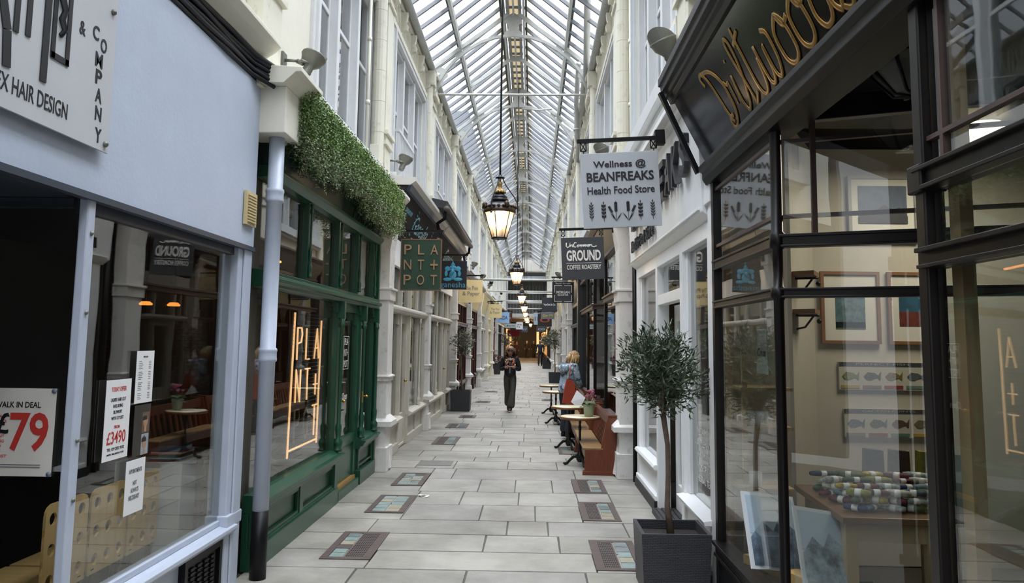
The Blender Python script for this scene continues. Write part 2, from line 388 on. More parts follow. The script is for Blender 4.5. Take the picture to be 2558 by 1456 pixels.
RT=bpy.data.materials.new('yellowed_translucent_board'); RT.use_nodes=True; t=RT.node_tree; b=t.nodes['Principled BSDF']; b.inputs['Base Color'].default_value=(*srgb('e6dcc4'),1)
tl=t.nodes.new('ShaderNodeBsdfTranslucent'); tl.inputs[0].default_value=(*srgb('e2d6bc'),1); ms_=t.nodes.new('ShaderNodeMixShader'); ms_.inputs[0].default_value=.3; t.links.new(b.outputs[0],ms_.inputs[1]); t.links.new(tl.outputs[0],ms_.inputs[2]); t.links.new(ms_.outputs[0],t.nodes['Material Output'].inputs[0])
struct(mb,'trim_ridge_vent',RT)
mb=MB()
for sgn in(-1,1): mb.bar((roofx(sgn*.19),Y0R,8.09),(roofx(sgn*.19),Y1R,8.09),.03,.14)
y=Y0R
while y<Y1R: mb.box(CX_-.16,CX_+.16,y-.03,y+.03,8.12,8.16); y+=.425
struct(mb,'trim_ridge_frame',STEELG)
# trusses
def disc_plate(mb,cx,cz,y,out,hole=None,t=.012):
    pass
def arch_pts(a,b,n,f): return [f(a+(b-a)*i/n) for i in range(n+1)]
truss0=None
def ring_plate(mb,poly,hc,hr,t=.014,seg=20):
    # plate in XZ plane (local, y=0) with a round hole: fan between outline samples and hole circle
    import math as M
    out=[];L=len(poly)
    for k in range(seg):
        a=2*M.pi*k/seg; d=(M.cos(a),M.sin(a)); best=None
        for i in range(L):
            p=poly[i];q=poly[(i+1)%L];ex,ez=q[0]-p[0],q[1]-p[1];den=d[0]*ez-d[1]*ex
            if abs(den)<1e-9: continue
            tt=((p[0]-hc[0])*ez-(p[1]-hc[1])*ex)/den; u=((p[0]-hc[0])*d[1]-(p[1]-hc[1])*d[0])/den
            if tt>0 and -1e-6<=u<=1+1e-6 and (best is None or tt>best): best=tt
        out.append((hc[0]+d[0]*(best or hr*1.3),hc[1]+d[1]*(best or hr*1.3)))
    vs=[];
    for yy in(-t/2,t/2):
        vs+=[(x,yy,z) for x,z in out]+[(hc[0]+hr*M.cos(2*M.pi*k/seg),yy,hc[1]+hr*M.sin(2*M.pi*k/seg)) for k in range(seg)]
    fs=[]
    for k in range(seg):
        k2=(k+1)%seg
        fs+=[(k,k2,seg+k2,seg+k),(2*seg+k,3*seg+k,3*seg+k2,2*seg+k2),(k,2*seg+k,2*seg+k2,k2),(seg+k,seg+k2,3*seg+k2,3*seg+k)]
    mb.add(vs,fs)
def make_truss():
    root=thing('roof_truss','','roof truss')
    rib=MB()
    def arc(sgn):
        P=[(1.56,6.1),(1.5,6.35),(1.42,6.62),(1.28,6.85),(1.1,7.06),(.88,7.24),(.62,7.4),(.34,7.5),(0,7.54)]
        pts=[(sgn*x,0,z) for x,z in P]
        for a,b_ in zip(pts,pts[1:]): rib.bar(a,b_,.045,.03,up=(0,1,0)); rib.bar(a,b_,.012,.07,up=(0,0,1) if abs(a[0]-b_[0])>abs(a[2]-b_[2]) else (1,0,0))
    arc(1);arc(-1); rib.build('arched_rib',STEELW,root,False)
    for sgn in(-1,1):
        r=MB(); 
        pts=[(sgn*1.66,0,6.78),(sgn*1.02,0,7.28),(sgn*.5,0,7.66),(sgn*.1,0,7.97)]
        for a,b_ in zip(pts,pts[1:]): r.bar(a,b_,.05,.07)
        r.build('rafter',STEELW,root,False)
        g=MB(); ring_plate(g,[(sgn*x,z) for x,z in((1.62,6.48),(1.5,6.42),(1.38,6.52),(1.33,6.64),(1.25,6.72),(1.28,6.85),(1.4,6.9),(1.46,6.97),(1.58,6.9),(1.62,6.7))],(sgn*1.47,6.72),.075)
        ring_plate(g,[(sgn*x,z) for x,z in((1.62,6.3),(1.53,6.3),(1.5,6.45),(1.62,6.46))],(sgn*1.56,6.38),.03,seg=12)
        g.build('gusset',STEELW,root,False)
        g=MB(); ring_plate(g,[(sgn*x,z) for x,z in((1.14,7.12),(1.05,7.08),(.94,7.18),(.82,7.3),(.86,7.42),(.98,7.36),(1.1,7.25))],(sgn*1.0,7.24),.045)
        g.build('gusset',STEELW,root,False)
    c=MB(); c.add([(x,y_,z) for y_ in(-.007,.007) for x,z in((-.17,7.53),(.17,7.53),(.17,7.6),(.11,7.64),(.09,7.7),(.11,7.76),(.17,7.8),(.17,7.9),(0,8.0),(-.17,7.9),(-.17,7.8),(-.11,7.76),(-.09,7.7),(-.11,7.64),(-.17,7.6))],
      [tuple(range(15)),tuple(range(29,14,-1))]+[(i,i+15,(i+1)%15+15,(i+1)%15) for i in range(15)])
    c.build('crown_plate',STEELW,root,False)
    return root
tr0=make_truss()
ordn=['nearest','second','third','fourth','fifth','sixth','seventh','eighth','ninth','tenth','eleventh','twelfth','thirteenth','fourteenth']
yy=[y for y in YK if 1<y<61]
for i,y in enumerate(yy):
    o=tr0 if i==0 else dup(tr0,(0,0,0))
    o.location=(CX_,y,0); o['label']='white iron arched roof truss, %s from the camera along the arcade'%ordn[i]; o['group']='roof trusses'
# intermediate half rafters + brackets near ridge
mid0=thing('ridge_rafter_pair','','rafter')
for sgn in(-1,1):
    r=MB(); r.bar((sgn*1.0,0,7.28),(sgn*.13,0,7.9),.045,.075); r.build('rafter',STEELW,mid0,False)
r=MB(); r.box(-.12,.12,-.03,.03,7.86,7.98); r.build('ridge_plate',STEELW,mid0,False)
for i,y in enumerate(yy):
    o=mid0 if i==0 else dup(mid0,(0,0,0))
    o.location=(CX_,y+2.335,0); o['label']='plain white rafter pair to the ridge, midway behind the %s arched truss'%ordn[i]; o['group']='intermediate rafters'
# tie rods
def tie(y,z,r,x0,x1,lab,mt=STEELW):
    o=MB().tube([(x0,y,z),(x1,y,z)],r,10).build('tie_rod',mt); tag(o,lab,'rod'); return o
tie(14.95,6.36,.022,-2.04,1.19,'thin white iron tie rod across the arcade below the second visible truss')
tie(24.3,3.5,.035,-2.0,1.17,'long white tube spanning the arcade just behind the second lantern')
tie(33.6,3.72,.035,-2.0,1.17,'white tube across the arcade, second of the low tubes')
tie(43,3.8,.035,-2.0,1.17,'white tube across the arcade, third of the low tubes')
# pilasters, both storeys
def pilaster(sd,y,z0=3.42,name='pilaster'):
    L=sd=='left'; X=-2.05 if L else 1.2; s=1 if L else -1   # s into arcade
    mb=MB()
    f=lambda a,c,y0,y1,z0,z1: mb.box(X+s*a,X+s*c,y0,y1,z0,z1)
    f(0,.13,y-.2,y+.2,3.42,6.3); f(0,.16,y-.24,y+.24,4.15,4.2); f(0,.18,y-.26,y+.26,4.28,4.34); f(0,.15,y-.22,y+.22,4.2,4.28)
    f(0,.16,y-.23,y+.23,6.05,6.1); f(0,.2,y-.27,y+.27,6.24,6.34); f(0,.17,y-.22,y+.22,6.34,6.62); f(0,.22,y-.27,y+.27,6.62,6.68)
    return mb
wl={}
for sd in('left','right'):
    for i,y in enumerate(yy):
        o=pilaster(sd,y).build('pilaster',CREAMD,bevel=.006 if i<3 else 0); tag(o,'cream upper-storey pilaster on the %s wall, %s from the camera'%(sd,ordn[i]),'pilaster','upper pilasters on the %s wall'%sd)
# frieze brackets and baluster grille under the gutter
for sd in('left','right'):
    X=-2.05 if sd=='left' else 1.2; s=1 if sd=='left' else -1
    mb=MB()
    for k in range(0,12):
        y0=5.6+4.67*k; nb=5
        for i in range(nb):
            y=y0+.5+(4.67-1.0)*i/(nb-1)
            mb.prism([(X+s*.0,6.25),(X+s*.03,6.25),(X+s*.05,6.3),(X+s*.11,6.33),(X+s*.13,6.4),(X+s*.09,6.45),(X+s*.11,6.5),(X+s*.12,6.6),(X+s*.0,6.6)],1,y-.05,y+.05)
        n=33 if k<5 else 0
        for i in range(n):
            y=y0+.35+(4.67-.7)*i/(n-1); mb.box(X+s*.0,X+s*.035,y-.016,y+.016,6.21,6.6)
    struct(mb,'trim_frieze_'+sd,CREAMD)
    o=MB().tube([(X+s*.14,-3,6.72),(X+s*.14,61.8,6.72)],.055,10).build('gutter_pipe',STEELW); tag(o,'long round cream pipe running under the roof glass along the %s wall'%sd,'pipe')
# rainwater pipes beside pilasters
def seg_pipe(sd,y,lab,ztop=6.4,z0=3.45,r=.085,dx=.07):
    X=-2.05 if sd=='left' else 1.2; s=1 if sd=='left' else -1
    pr=[(r,0)]; z=z0; 
    pr=[]
    while z<ztop:
        pr+=[(r,z),(r,z+.39),(r*.96,z+.393),(r*.96,z+.399)]; z+=.4
    o=MB().lathe(pr,(X+s*dx,y,0),14,sm=False).build('rainwater_pipe',CREAMD)
    h=MB(); h.box(X,X+s*.2,y-.11,y+.11,ztop-.02,ztop+.25); 
    hd=h.build('pipe_head',CREAMD,o); tag(o,lab,'pipe')
for i,y in enumerate(yy[1:8]):
    seg_pipe('left',y-.42,'wide jointed cream rainwater pipe left of the %s pilaster on the left wall'%ordn[i+1])
for i,y in enumerate(yy[1:6]):
    seg_pipe('right',y-.42,'wide jointed cream rainwater pipe beside the %s pilaster on the right wall'%ordn[i+1])
for sd,y,x in(('left',9.45,-2.03),('right',9.5,1.18)):
    o=MB().tube([(x,y,3.5),(x,y,6.1)],.022,8).build('thin_pipe',CREAM)
    for z in(3.9,4.5,5.3): MB().tube([(x,y,z),(x,y,z+.05)],.03,8).build('collar',CREAM,o)
    tag(o,'thin cream conduit on the %s upper wall beside the big window'%sd,'pipe')
# ================================================================ SHOPFRONTS
class S:
    def __init__(s,side): s.L=side=='left'; s.X=-2.0 if s.L else 1.25; s.o=1 if s.L else -1; s.side=side; s.rz=PI/2 if s.L else -PI/2
    def b(s,mb,d0,d1,y0,y1,z0,z1,m=0): mb.box(s.X+s.o*d0,s.X+s.o*d1,y0,y1,z0,z1,m)
    def x(s,d): return s.X+s.o*d
    def prism(s,mb,poly,y0,y1,m=0): mb.prism([(s.X+s.o*d,z) for d,z in poly],1,y0,y1,m)
LS,RS=S('left'),S('right')
def gpane(par,s,d,y0,y1,z0,z1): 
    m=MB(); s.b(m,d-.003,d+.003,y0,y1,z0,z1); return m.build('pane',GL,par)
def col_turned(x,y,z0,z1,r=.03):
    return MB().lathe([(r*1.9,0),(r*1.9,.02),(r*1.3,.03),(r*1.9,.07),(r*1.9,.1),(r*1.0,.13),(r*1.35,.2),(r*1.35,.25),(r*.85,.28),(r*.85,z1-z0-.1),(r*1.3,z1-z0-.08),(r*1.3,z1-z0-.05),(r*.9,z1-z0-.04),(r*1.5,z1-z0)],(x,y,z0),10)
def low_pilaster(s,y0,y1,lab,mt=PILW,dd=.17):
    r=thing('shop_pilaster',lab,'pilaster',(s.x(.05),(y0+y1)/2,0),group='pilasters between shopfronts')
    m=MB(); s.b(m,0,dd,y0,y1,0,3.12); s.b(m,0,dd+.03,y0-.03,y1+.03,.0,.3); s.b(m,0,dd+.02,y0-.02,y1+.02,1.12,1.2); s.b(m,0,dd+.04,y0-.035,y1+.035,1.17,1.19)
    s.b(m,0,dd+.02,y0-.02,y1+.02,2.15,2.28); s.b(m,0,dd+.045,y0-.03,y1+.03,2.28,2.31); m.build('shaft',mt,r,bevel=.006)
    m=MB(); yc=(y0+y1)/2; a=s.x(0);b_=s.x(dd+.07)
    vs=[(a,y0-.05,.56),(b_,y0-.05,.56),(b_,y1+.05,.56),(a,y1+.05,.56),(a,y0-.05,.62),(b_,y0-.05,.62),(b_,y1+.05,.62),(a,y1+.05,.62),(a,yc,.78),(s.x(dd*.5),yc,.78)]
    m.add(vs,[(0,3,2,1),(0,1,5,4),(1,2,6,5),(2,3,7,6),(3,0,4,7),(4,5,9,8),(5,6,9),(6,7,8,9),(7,4,8)])
    # tapering spur at foot
    m.add([(s.x(dd),y0,.03),(s.x(dd+.06),yc,.03),(s.x(dd),y1,.03),(s.x(dd),yc,.42)],[(0,1,3),(1,2,3),(0,2,1),(0,3,2)])
    m.build('pyramid_cap',mt,r)
    m=MB(); s.b(m,0,dd+.06,y0-.05,y1+.05,3.12,3.42); s.prism(m,[(0,3.42),(dd+.06,3.42),(dd+.16,3.52),(dd+.16,3.56),(0,3.56)],y0-.13,y1+.13)
    s.prism(m,[(0,2.8),(dd,2.82),(dd+.05,3.12),(0,3.12)],y0,y1)
    m.build('console',mt,r,bevel=.006)
    return r
# ---------------------------------------------------------------- LEFT 1: pale blue hair salon
s=LS
SAL=thing('shopfront','pale blue hair salon shopfront with big glass window, nearest on the left','shopfront',(-1.95,4.4,0))
m=MB(); s.b(m,-.1,.05,-1,5.5,2.27,3.44); m.build('fascia',BLUE,SAL)
m=MB(); s.b(m,-.06,-.0,3.5,5.3,2.2,2.27); s.b(m,.02,.062,-1,5.5,2.245,2.275); s.b(m,-1.4,-.06,-1,3.5,2.262,2.3); s.b(m,-.45,-.05,3.47,3.53,2.22,2.26)
m.build('soffit_trim',mat('dark_blue_grey_trim','39404c',.5),SAL)
m=MB(); s.b(m,.0,.045,3.43,3.49,0,2.26); m.build('mullion',BLUEP,SAL,bevel=.008)
o=MB()
for z in(.95,1.2,1.75,2.1): o.ball((s.x(.047),3.46,z),.011,6)
o.build('bolt',LAMPG,SAL)
m=MB(); s.b(m,-.1,.03,5.28,5.5,0,2.27); s.b(m,.03,.045,5.36,5.5,.0,2.27); s.b(m,-.1,.05,5.26,5.52,.42,.5); m.build('corner_post',BLUEP,SAL,bevel=.008)
m=MB(); s.prism(m,[(-.12,.44),(-.04,.45),(.03,.43),(.07,.425),(.07,.40),(.04,.37),(-.12,.37)],3.44,5.4); s.b(m,-.03,0,3.49,5.28,.44,.475); m.build('sill',BLUEP,SAL,bevel=.004)
m=MB(); s.b(m,-.12,-.02,3.44,4.72,0,.38); m.build('stall_riser',BLUEP,SAL)
m=MB(); s.b(m,-.1,-.0,4.72,5.28,.02,.38); s.b(m,0,.02,4.72,4.76,.0,.38); s.b(m,0,.02,5.24,5.28,.0,.38); s.b(m,0,.02,4.72,5.28,.32,.38)
for i in range(4):
    for j in range(9): s.b(m,0,.012,4.82+i*.1,4.88+i*.1,.06+j*.027,.075+j*.027)
m.build('vent_grille',BLACK,SAL)
m=MB(); s.b(m,-.1,-.02,5.5,5.62,0,2.3); m.build('side_strip',BLUEP,SAL)
gpane(SAL,s,-.02,3.49,5.28,.46,2.22)
MB().box(-3.4,-2.0,3.455,3.461,.3,2.24).build('pane',GL,SAL)
m=MB(); m.box(-3.4,-2.0,3.43,3.49,.24,.3); m.box(-3.45,-3.38,3.42,3.49,0,2.26); m.build('side_frame',BLUEP,SAL)
# plaque sign
sg=thing('shop_sign','white salon plaque with black lettering on the pale blue fascia','sign',(-1.93,2.6,2.9))
m=MB(); m.box(-1.925,-1.915,2.0,3.48,2.465,3.28); m.build('board',mat('brushed_silver_board','bfc0c2',.4,var=.05),sg)
m=MB(); text('UNISEX HAIR DESIGN',.57,.066,INK,sg,(-1.915,2.865,2.56),PI/2,bold=.0)
for ch,y,z in(('C',3.315,2.955),('O',3.395,2.925),('M',3.35,2.845),('P',3.352,2.785),('A',3.365,2.715),('N',3.375,2.645),('Y',3.388,2.535)):
    pass
for i,ch in enumerate('COMPANY'):
    y,z=[(3.318,2.965),(3.385,2.93),(3.355,2.855),(3.362,2.78),(3.37,2.70),(3.378,2.62),(3.388,2.525)][i]
    text(ch,.05 if ch!='M' else .058,.064,INK,sg,(-1.915,y,z),PI/2,bold=.02)
text('&',.045,.06,INK,sg,(-1.915,3.215,2.945),PI/2,bold=.015)
L_=lambda a,b_,w_: m.bar((-1.912,a[0],a[1]),(-1.912,b_[0],b_[1]),.004,w_,up=(0,1,0) if abs(a[0]-b_[0])<abs(a[1]-b_[1]) else (0,0,1))
L_((2.972,2.63),(2.972,3.25),.04); L_((2.862,2.77),(2.862,3.25),.03); L_((2.792,2.76),(2.792,3.25),.03); L_((2.757,2.615),(2.745,2.75),.045); L_((2.745,2.75),(2.68,2.95),.045); L_((2.68,2.95),(2.6,3.1),.045)
L_((3.02,2.745),(3.02,3.25),.026); L_((3.118,2.745),(3.118,3.25),.026); L_((3.008,2.757),(3.13,2.757),.026)
m.tube([(-1.91,3.075,3.04),(-1.91,3.055,3.0),(-1.91,3.08,2.96),(-1.91,3.06,2.92),(-1.91,3.085,2.88),(-1.91,3.06,2.85)],[.01,.018,.014,.016,.012,.01],6)
m.build('logo',INK,sg)
for y,z in((3.44,3.11),(3.445,2.50)): MB().ball((-1.91,y,z),.014,8).build('screw',LAMPG,sg)
# cables
for i in range(6):
    z=3.455+.028*i; y0=1.5
    pts=[(-1.945+.012*(i%2)+.008*math.sin(q*1.7+i),y0+q*.42,z+.008*math.sin(q*2.1+i*2)) for q in range(10)]+[(-1.85,5.48,z-.03)]
    o=MB().tube(pts,.015 if i<4 else .02,7).build('cable',BLK); tag(o,['lowest','second lowest','third','fourth','fifth','topmost'][i]+' black cable in the bundle along the top of the pale blue fascia','cable','cable bundle over the salon')
m=MB(); s.b(m,.0,.05,-1,5.5,3.44,3.62); m.build('cable_backing',BLK,SAL)
m=MB(); s.prism(m,[(-.06,3.56),(.06,3.6),(.16,3.66),(.2,3.70),(.2,3.73),(-.06,3.76)],-1,5.45); struct(m,'trim_1',CREAM,bevel=.004)
# console block + pipe
r=thing('console_block','cream console block capping the pale blue downpipe beside the plant-draped fascia','console',(-1.9,5.7,3.1))
m=MB(); m.box(-2.05,-1.765,5.5,5.9,3.1,3.44); m.build('block',CREAM,r,bevel=.006)
m=MB(); m.prism([(-2.05,3.44),(-1.765,3.44),(-1.68,3.52),(-1.64,3.52),(-1.64,3.555),(-2.05,3.58)],1,5.42,6.0); m.build('cap',CREAM,r,bevel=.004)
r=thing('downpipe','pale blue downpipe with a black base between the salon and the green shop','pipe',(-1.87,5.66,0))
MB().lathe([(.055,.46),(.055,1.48),(.063,1.485),(.066,1.5),(.063,1.515),(.063,1.55),(.067,1.56),(.063,1.575),(.055,1.58),(.055,2.62),(.063,2.625),(.066,2.64),(.063,2.655),(.063,2.69),(.067,2.7),(.063,2.72),(.055,2.725),(.055,3.1)],(-1.87,5.66,0),20).build('pipe_shaft',BLUEP,r)
MB().lathe([(.0565,0),(.0565,.46)],(-1.87,5.66,0),20).build('black_base',BLACK,r,label='black painted base of the pipe')
o=MB(); s.b(o,.055,.075,5.26,5.46,2.41,2.64)
for i in range(10): s.b(o,.075,.085,5.285,5.435,2.43+i*.02,2.44+i*.02)
o=o.build('wall_vent',mat('yellowed_cream_plastic','c9b78a',.5)); tag(o,'yellowed louvred vent on the pale blue fascia','vent')
# posters
def poster(y0,y1,z0,z1,lab,x=-1.99,mt=PAPER):
    r=thing('poster',lab,'poster',(x,(y0+y1)/2,z0)); MB().box(x-.0105,x-.0085,y0,y1,z0,z1).build('sheet',mt,r); return r
PX=-2.0+.0
r=poster(3.76,3.995,1.06,1.44,'tall white TODAY OFFER poster on the salon window')
for t_,w_,h_,z,mt in(('TODAY OFFER',.14,.022,1.395,REDI),('LADIES HAIR CUT',.14,.017,1.345,INK),('INCLUDING',.09,.016,1.315,INK),('BLOWDRY',.08,.016,1.286,INK),('WITH STYLIST',.115,.016,1.257,INK),('FROM',.05,.015,1.215,REDI),('£3490',.175,.06,1.165,REDI),('TEL: 029 2022 9352',.16,.014,1.112,INK),('LIMITED TIME LIMITED STYLIST',.16,.008,1.088,INK)):
    text(t_,w_,h_,mt,r,(-1.9985,3.877,z),PI/2,ext=.001,bold=.01)
r=poster(4.035,4.22,1.31,1.575,'white price list sheet on the salon window, above the photo sheet')
text('PRICELIST',.05,.008,INK,r,(-1.9985,4.127,1.545),PI/2,ext=.001)
m=MB()
for i in range(22):
    if i in(5,11,17): continue
    z=1.52-i*.009; m.box(-1.999,-1.998,4.06,4.06+.05*(.6+.4*((i*7)%5)/5),z,z+.003); m.box(-1.999,-1.998,4.165,4.19,z,z+.003)
m.build('price_lines',GREYI,r)
r=poster(4.045,4.215,1.045,1.30,'dark sheet with two head-shot photos on the salon window',mt=mat('dark_photo_print','3a352f',.4,var=.4,scale=18))
for z,c in((1.2,'6e5544'),(1.09,'98a4ad')):
    m=MB(); m.box(-1.999,-1.998,4.13,4.205,z-.045,z+.06); m.build('photo',mat('photo_ground_'+c,c,.4,var=.15,scale=20),r)
    m=MB(); m.lathe([(.001,-.03),(.02,-.022),(.025,0),(.02,.022),(.001,.03)],(-1.998,4.165,z+.015),12,sx=.12); m.box(-1.9985,-1.9965,4.155,4.175,z-.04,z); m.build('head',mat('photo_skin','b58c72',.5),r)
    MB().lathe([(.001,0),(.026,.003),(.024,.02),(.001,.034)],(-1.9975,4.158,z+.018),12,sx=.12).build('hair',mat('photo_hair','2b211b',.5),r)
r=poster(3.995,4.19,.765,1.03,'white framed sheet reading APPOINTMENTS NOT ALWAYS NECESSARY')
for t_,w_,z in(('APPOINTMENTS',.13,.975),('NOT',.04,.915),('ALWAYS',.08,.88),('NECESSARY',.11,.845)): text(t_,w_,.022,GREYI,r,(-1.9985,4.09,z),PI/2,ext=.001,bold=.02)
r=thing('poster','cream WALK IN DEAL poster with big red 79 on the side pane','poster',(-2.3,3.45,1.05))
MB().box(-2.59,-2.05,3.449,3.4505,1.048,1.42).build('sheet',mat('cream_poster_paper','cfcac0',.6,var=.03),r)
text('WALK IN DEAL',.2,.025,INK,r,(-2.215,3.448,1.35),0,ext=.001,bold=.012)
text('£',.055,.09,INK,r,(-2.275,3.448,1.27),0,ext=.001,bold=.02); text('79',.17,.165,REDI,r,(-2.16,3.448,1.235),0,ext=.001,bold=.02)
for i,t_ in enumerate(('FULL HEAD','HIGHLIGHTS','PLUS','OLAPLEX','TREATMENT','INCLUDING','CUT AND','BLOWDRY','WITH STYLIST')): text(t_,.011*len(t_),.012,REDI,r,(-2.315,3.448,1.30-i*.021),0,ext=.001)
m=MB(); m.box(-2.32,-2.10,3.4475,3.4485,1.094,1.098); m.box(-2.32,-2.10,3.4475,3.4485,1.084,1.088); m.build('small_print',GREYI,r)
for x,z in((-2.06,1.41),(-2.06,1.058)): 
    MB().tube([(x,3.445,z),(x,3.449,z)],.011,10).build('suction_cup',mat('clear_blue_cup','6d7788',.3),r)
# bench seats in salon: plywood backs with round holes
def ply_back():
    r=thing('waiting_seat','','seat')
    w_,h_=.39,.46; nseg=9; m=MB()
    bm=bmesh.new()
    # grid of cells each with a circular hole
    cols,rws=3,3; cw,chh=w_/cols,h_/rws; t=.014; hr=.032; N=16
    for i in range(cols):
        for j in range(rws):
            cx=(i+.5)*cw; cz=(j+.5)*chh
            pts=[]
            for k in range(N):
                a=2*PI*(k+.5)/N; c_,s_=math.cos(a),math.sin(a); q=min(cw/2/abs(c_) if abs(c_)>1e-6 else 9,chh/2/abs(s_) if abs(s_)>1e-6 else 9)
                px,pz=cx+c_*q,cz+s_*q
                pts.append((px,pz,cx+hr*c_,cz+hr*s_))
            # include corners by snapping
            def rnd(px,pz):
                R=.06
                for X,Z,sx_,sz_ in((R,h_-R,-1,1),(w_-R,h_-R,1,1)):
                    if (px-X)*sx_>0 and (pz-Z)*sz_>0:
                        d=math.hypot(px-X,pz-Z)
                        if d>R: px=X+(px-X)*R/d; pz=Z+(pz-Z)*R/d
                return px,pz
            P=[rnd(a,b_) for a,b_,_,_ in pts]; Hh=[(c_,d_) for _,_,c_,d_ in pts]
            vs=[]
            for dx in(0,t):
                vs+=[(dx,a,b_) for a,b_ in P]+[(dx,a,b_) for a,b_ in Hh]
            fs=[]
            for k in range(N):
                k2=(k+1)%N
                fs+=[(k,k2,N+k2,N+k),(2*N+k,3*N+k,3*N+k2,2*N+k2),(k,2*N+k,2*N+k2,k2),(N+k,N+k2,3*N+k2,3*N+k)]
            m.add(vs,fs)
            for k in range(N):   # corner fill
                pass
            for (X,Z) in((cx-cw/2,cz-chh/2),(cx+cw/2,cz-chh/2),(cx-cw/2,cz+chh/2),(cx+cw/2,cz+chh/2)):
                near=sorted(range(N),key=lambda k:(pts[k][0]-X)**2+(pts[k][1]-Z)**2)[:2]
                xa,za=rnd(X,Z); p1=P[near[0]];p2=P[near[1]]
                m.add([(0,xa,za),(0,*p1),(0,*p2),(t,xa,za),(t,*p1),(t,*p2)],[(0,1,2),(3,5,4)])
    m.build('backrest',WOODP,r,False)
    m=MB(); m.box(-.42,0,0.0,w_,.03,.055); m.build('seat_board',WOODP,r,False)
    m=MB(); m.bar((0.0,.05,.03),(-.05,.05,-.33),.03,.03); m.bar((0.0,w_-.05,.03),(-.05,w_-.05,-.33),.03,.03); m.bar((-.38,.05,.03),(-.4,.05,-.33),.03,.03); m.bar((-.38,w_-.05,.03),(-.4,w_-.05,-.33),.03,.03)
    m.build('legs',LBLK,r,False)
    return r
ps=ply_back()
for i in range(5):
    o=ps if i==0 else dup(ps,(0,0,0))
    o.location=(-2.43,[4.05,4.47,4.89,5.66,6.06][i],.34); o.rotation_euler=(0,0,0)
    o['label']=['perforated plywood waiting seat nearest the camera in the salon','perforated plywood waiting seat, second from the camera','perforated plywood waiting seat behind the APPOINTMENTS sheet','perforated plywood waiting seat next to the white box','perforated plywood waiting seat farthest inside the salon window'][i]
    o['group']='plywood waiting seats in the salon'
m=MB(); m.box(-2.76,-2.31,5.36,5.6,0.0,.82); o=m.build('side_table',WHITE,bevel=.004); tag(o,'white box table holding magazines in the salon window','table')
mc=['8c3a35','3a5a7c','c9c4b8','5b8a86','2d2d33','b8673a','d6d2c8']
for i in range(9):
    a=R_.uniform(-.01,.01); z=.8205+i*.009
    o=MB().box(-2.54+a,-2.33+a,5.375+abs(a),5.58,z,z+.008).build('magazine',mat('magazine_'+mc[i%7],mc[i%7],.3)); tag(o,['bottom','second','third','fourth','fifth','sixth','seventh','eighth','topmost'][i]+' glossy magazine of the pile on the white box in the salon','magazine','magazines on the white box')
o=MB().box(-3.9,-3.2,3.9,5.3,0.0,.95).build('reception_desk',mat('black_desk','121316',.35)); tag(o,'black reception desk inside the dark salon','desk')
m=MB(); m.bar((-2.04,5.56,1.6),(-2.22,6.48,1.6),.05,3.3); m.box(-6,-2.2,6.47,6.52,.0,3.3); struct(m,'wall_salon_back',mat('brown_grey_wall','4c463f',.8))
for i,(y,x) in enumerate(((6.1,-2.98),(6.25,-2.83))):
    r=thing('pendant_lamp','small glowing orange pendant lamp in the salon, %s'%['left one','right one'][i],'lamp',(x,y,1.9))
    MB().tube([(x,y,1.93),(x,y,3.3)],.004,6).build('cord',BLK,r); MB().lathe([(.001,.02),(.03,.018),(.05,0),(.045,-.01),(.001,-.01)],(x,y,1.9),14).build('shade',mat('orange_glow_shade','e8a25a',.4,emit='ff9a40',es=.9),r)
# ---------------------------------------------------------------- LEFT 2: green plant shop
GR=thing('shopfront','green painted shopfront draped with hanging foliage on the left','shopfront',(-2.0,8,0))
y0,y1=5.8,10.15; s=LS
m=MB(); s.b(m,-.05,.0,y0,8.2,.1,.4); s.b(m,-.05,.06,y0,8.24,0,.16); s.b(m,-.05,.045,y0,8.24,.16,.175)
for a,b_ in((y0,6.95),(7.05,8.15)): s.b(m,0,.03,a,b_,.36,.4); s.b(m,0,.03,a,b_,.17,.2); s.b(m,0,.03,a,a+.03,.17,.4); s.b(m,0,.03,b_-.03,b_,.17,.4)
s.b(m,-.05,.04,6.95,7.05,.16,.4); s.b(m,-.05,.05,8.12,8.24,0,.42)
s.b(m,-.05,.0,9.3,y1,.1,.4); s.b(m,-.05,.06,9.28,y1,0,.16)
for z0,z1 in((.2,.22),(.37,.4)): s.b(m,0,.03,9.34,10.05,z0,z1)
s.b(m,0,.03,9.3,9.34,.17,.4); s.b(m,0,.03,10.05,10.12,.17,.4)
m.build('stall_riser',GREEN,GR,bevel=.005)
m=MB()
for a,b_ in((y0,8.28),(9.26,y1)):
    s.prism(m,[(-.05,.40),(.05,.40),(.06,.43),(.09,.435),(.09,.45),(.10,.455),(.10,.47),(.115,.475),(.115,.495),(.07,.50),(.02,.53),(-.05,.53)],a,b_)
m.build('sill',GREEN,GR,bevel=.003)
m=MB(); s.prism(m,[(-.06,2.02),(.05,2.03),(.06,2.06),(.09,2.07),(.09,2.1),(.05,2.12),(.05,2.15),(-.06,2.16)],y0,y1)
m.build('transom_rail',GREEN,GR,bevel=.004)
m=MB(); s.prism(m,[(-.06,2.84),(.04,2.85),(.09,2.9),(.09,2.93),(-.06,2.94)],y0,y1); m.build('head_rail',GREEN,GR,bevel=.004)
m=MB(); s.prism(m,[(-.06,2.94),(.04,2.94),(.16,3.5),(-.06,3.5)],y0,y1+.0); m.build('fascia',GREEND,GR)
text('PLANT SHOP',1.15,.16,mat('dark_fascia_letters','0c1d18',.4),GR,(-1.945,9.1,3.02),PI/2,ext=.012,rx=.21,bold=.01)
m=MB(); s.prism(m,[(-.06,3.5),(.16,3.5),(.25,3.58),(.25,3.62),(-.06,3.65)],5.92,y1+.3); struct(m,'trim_2',CREAM)
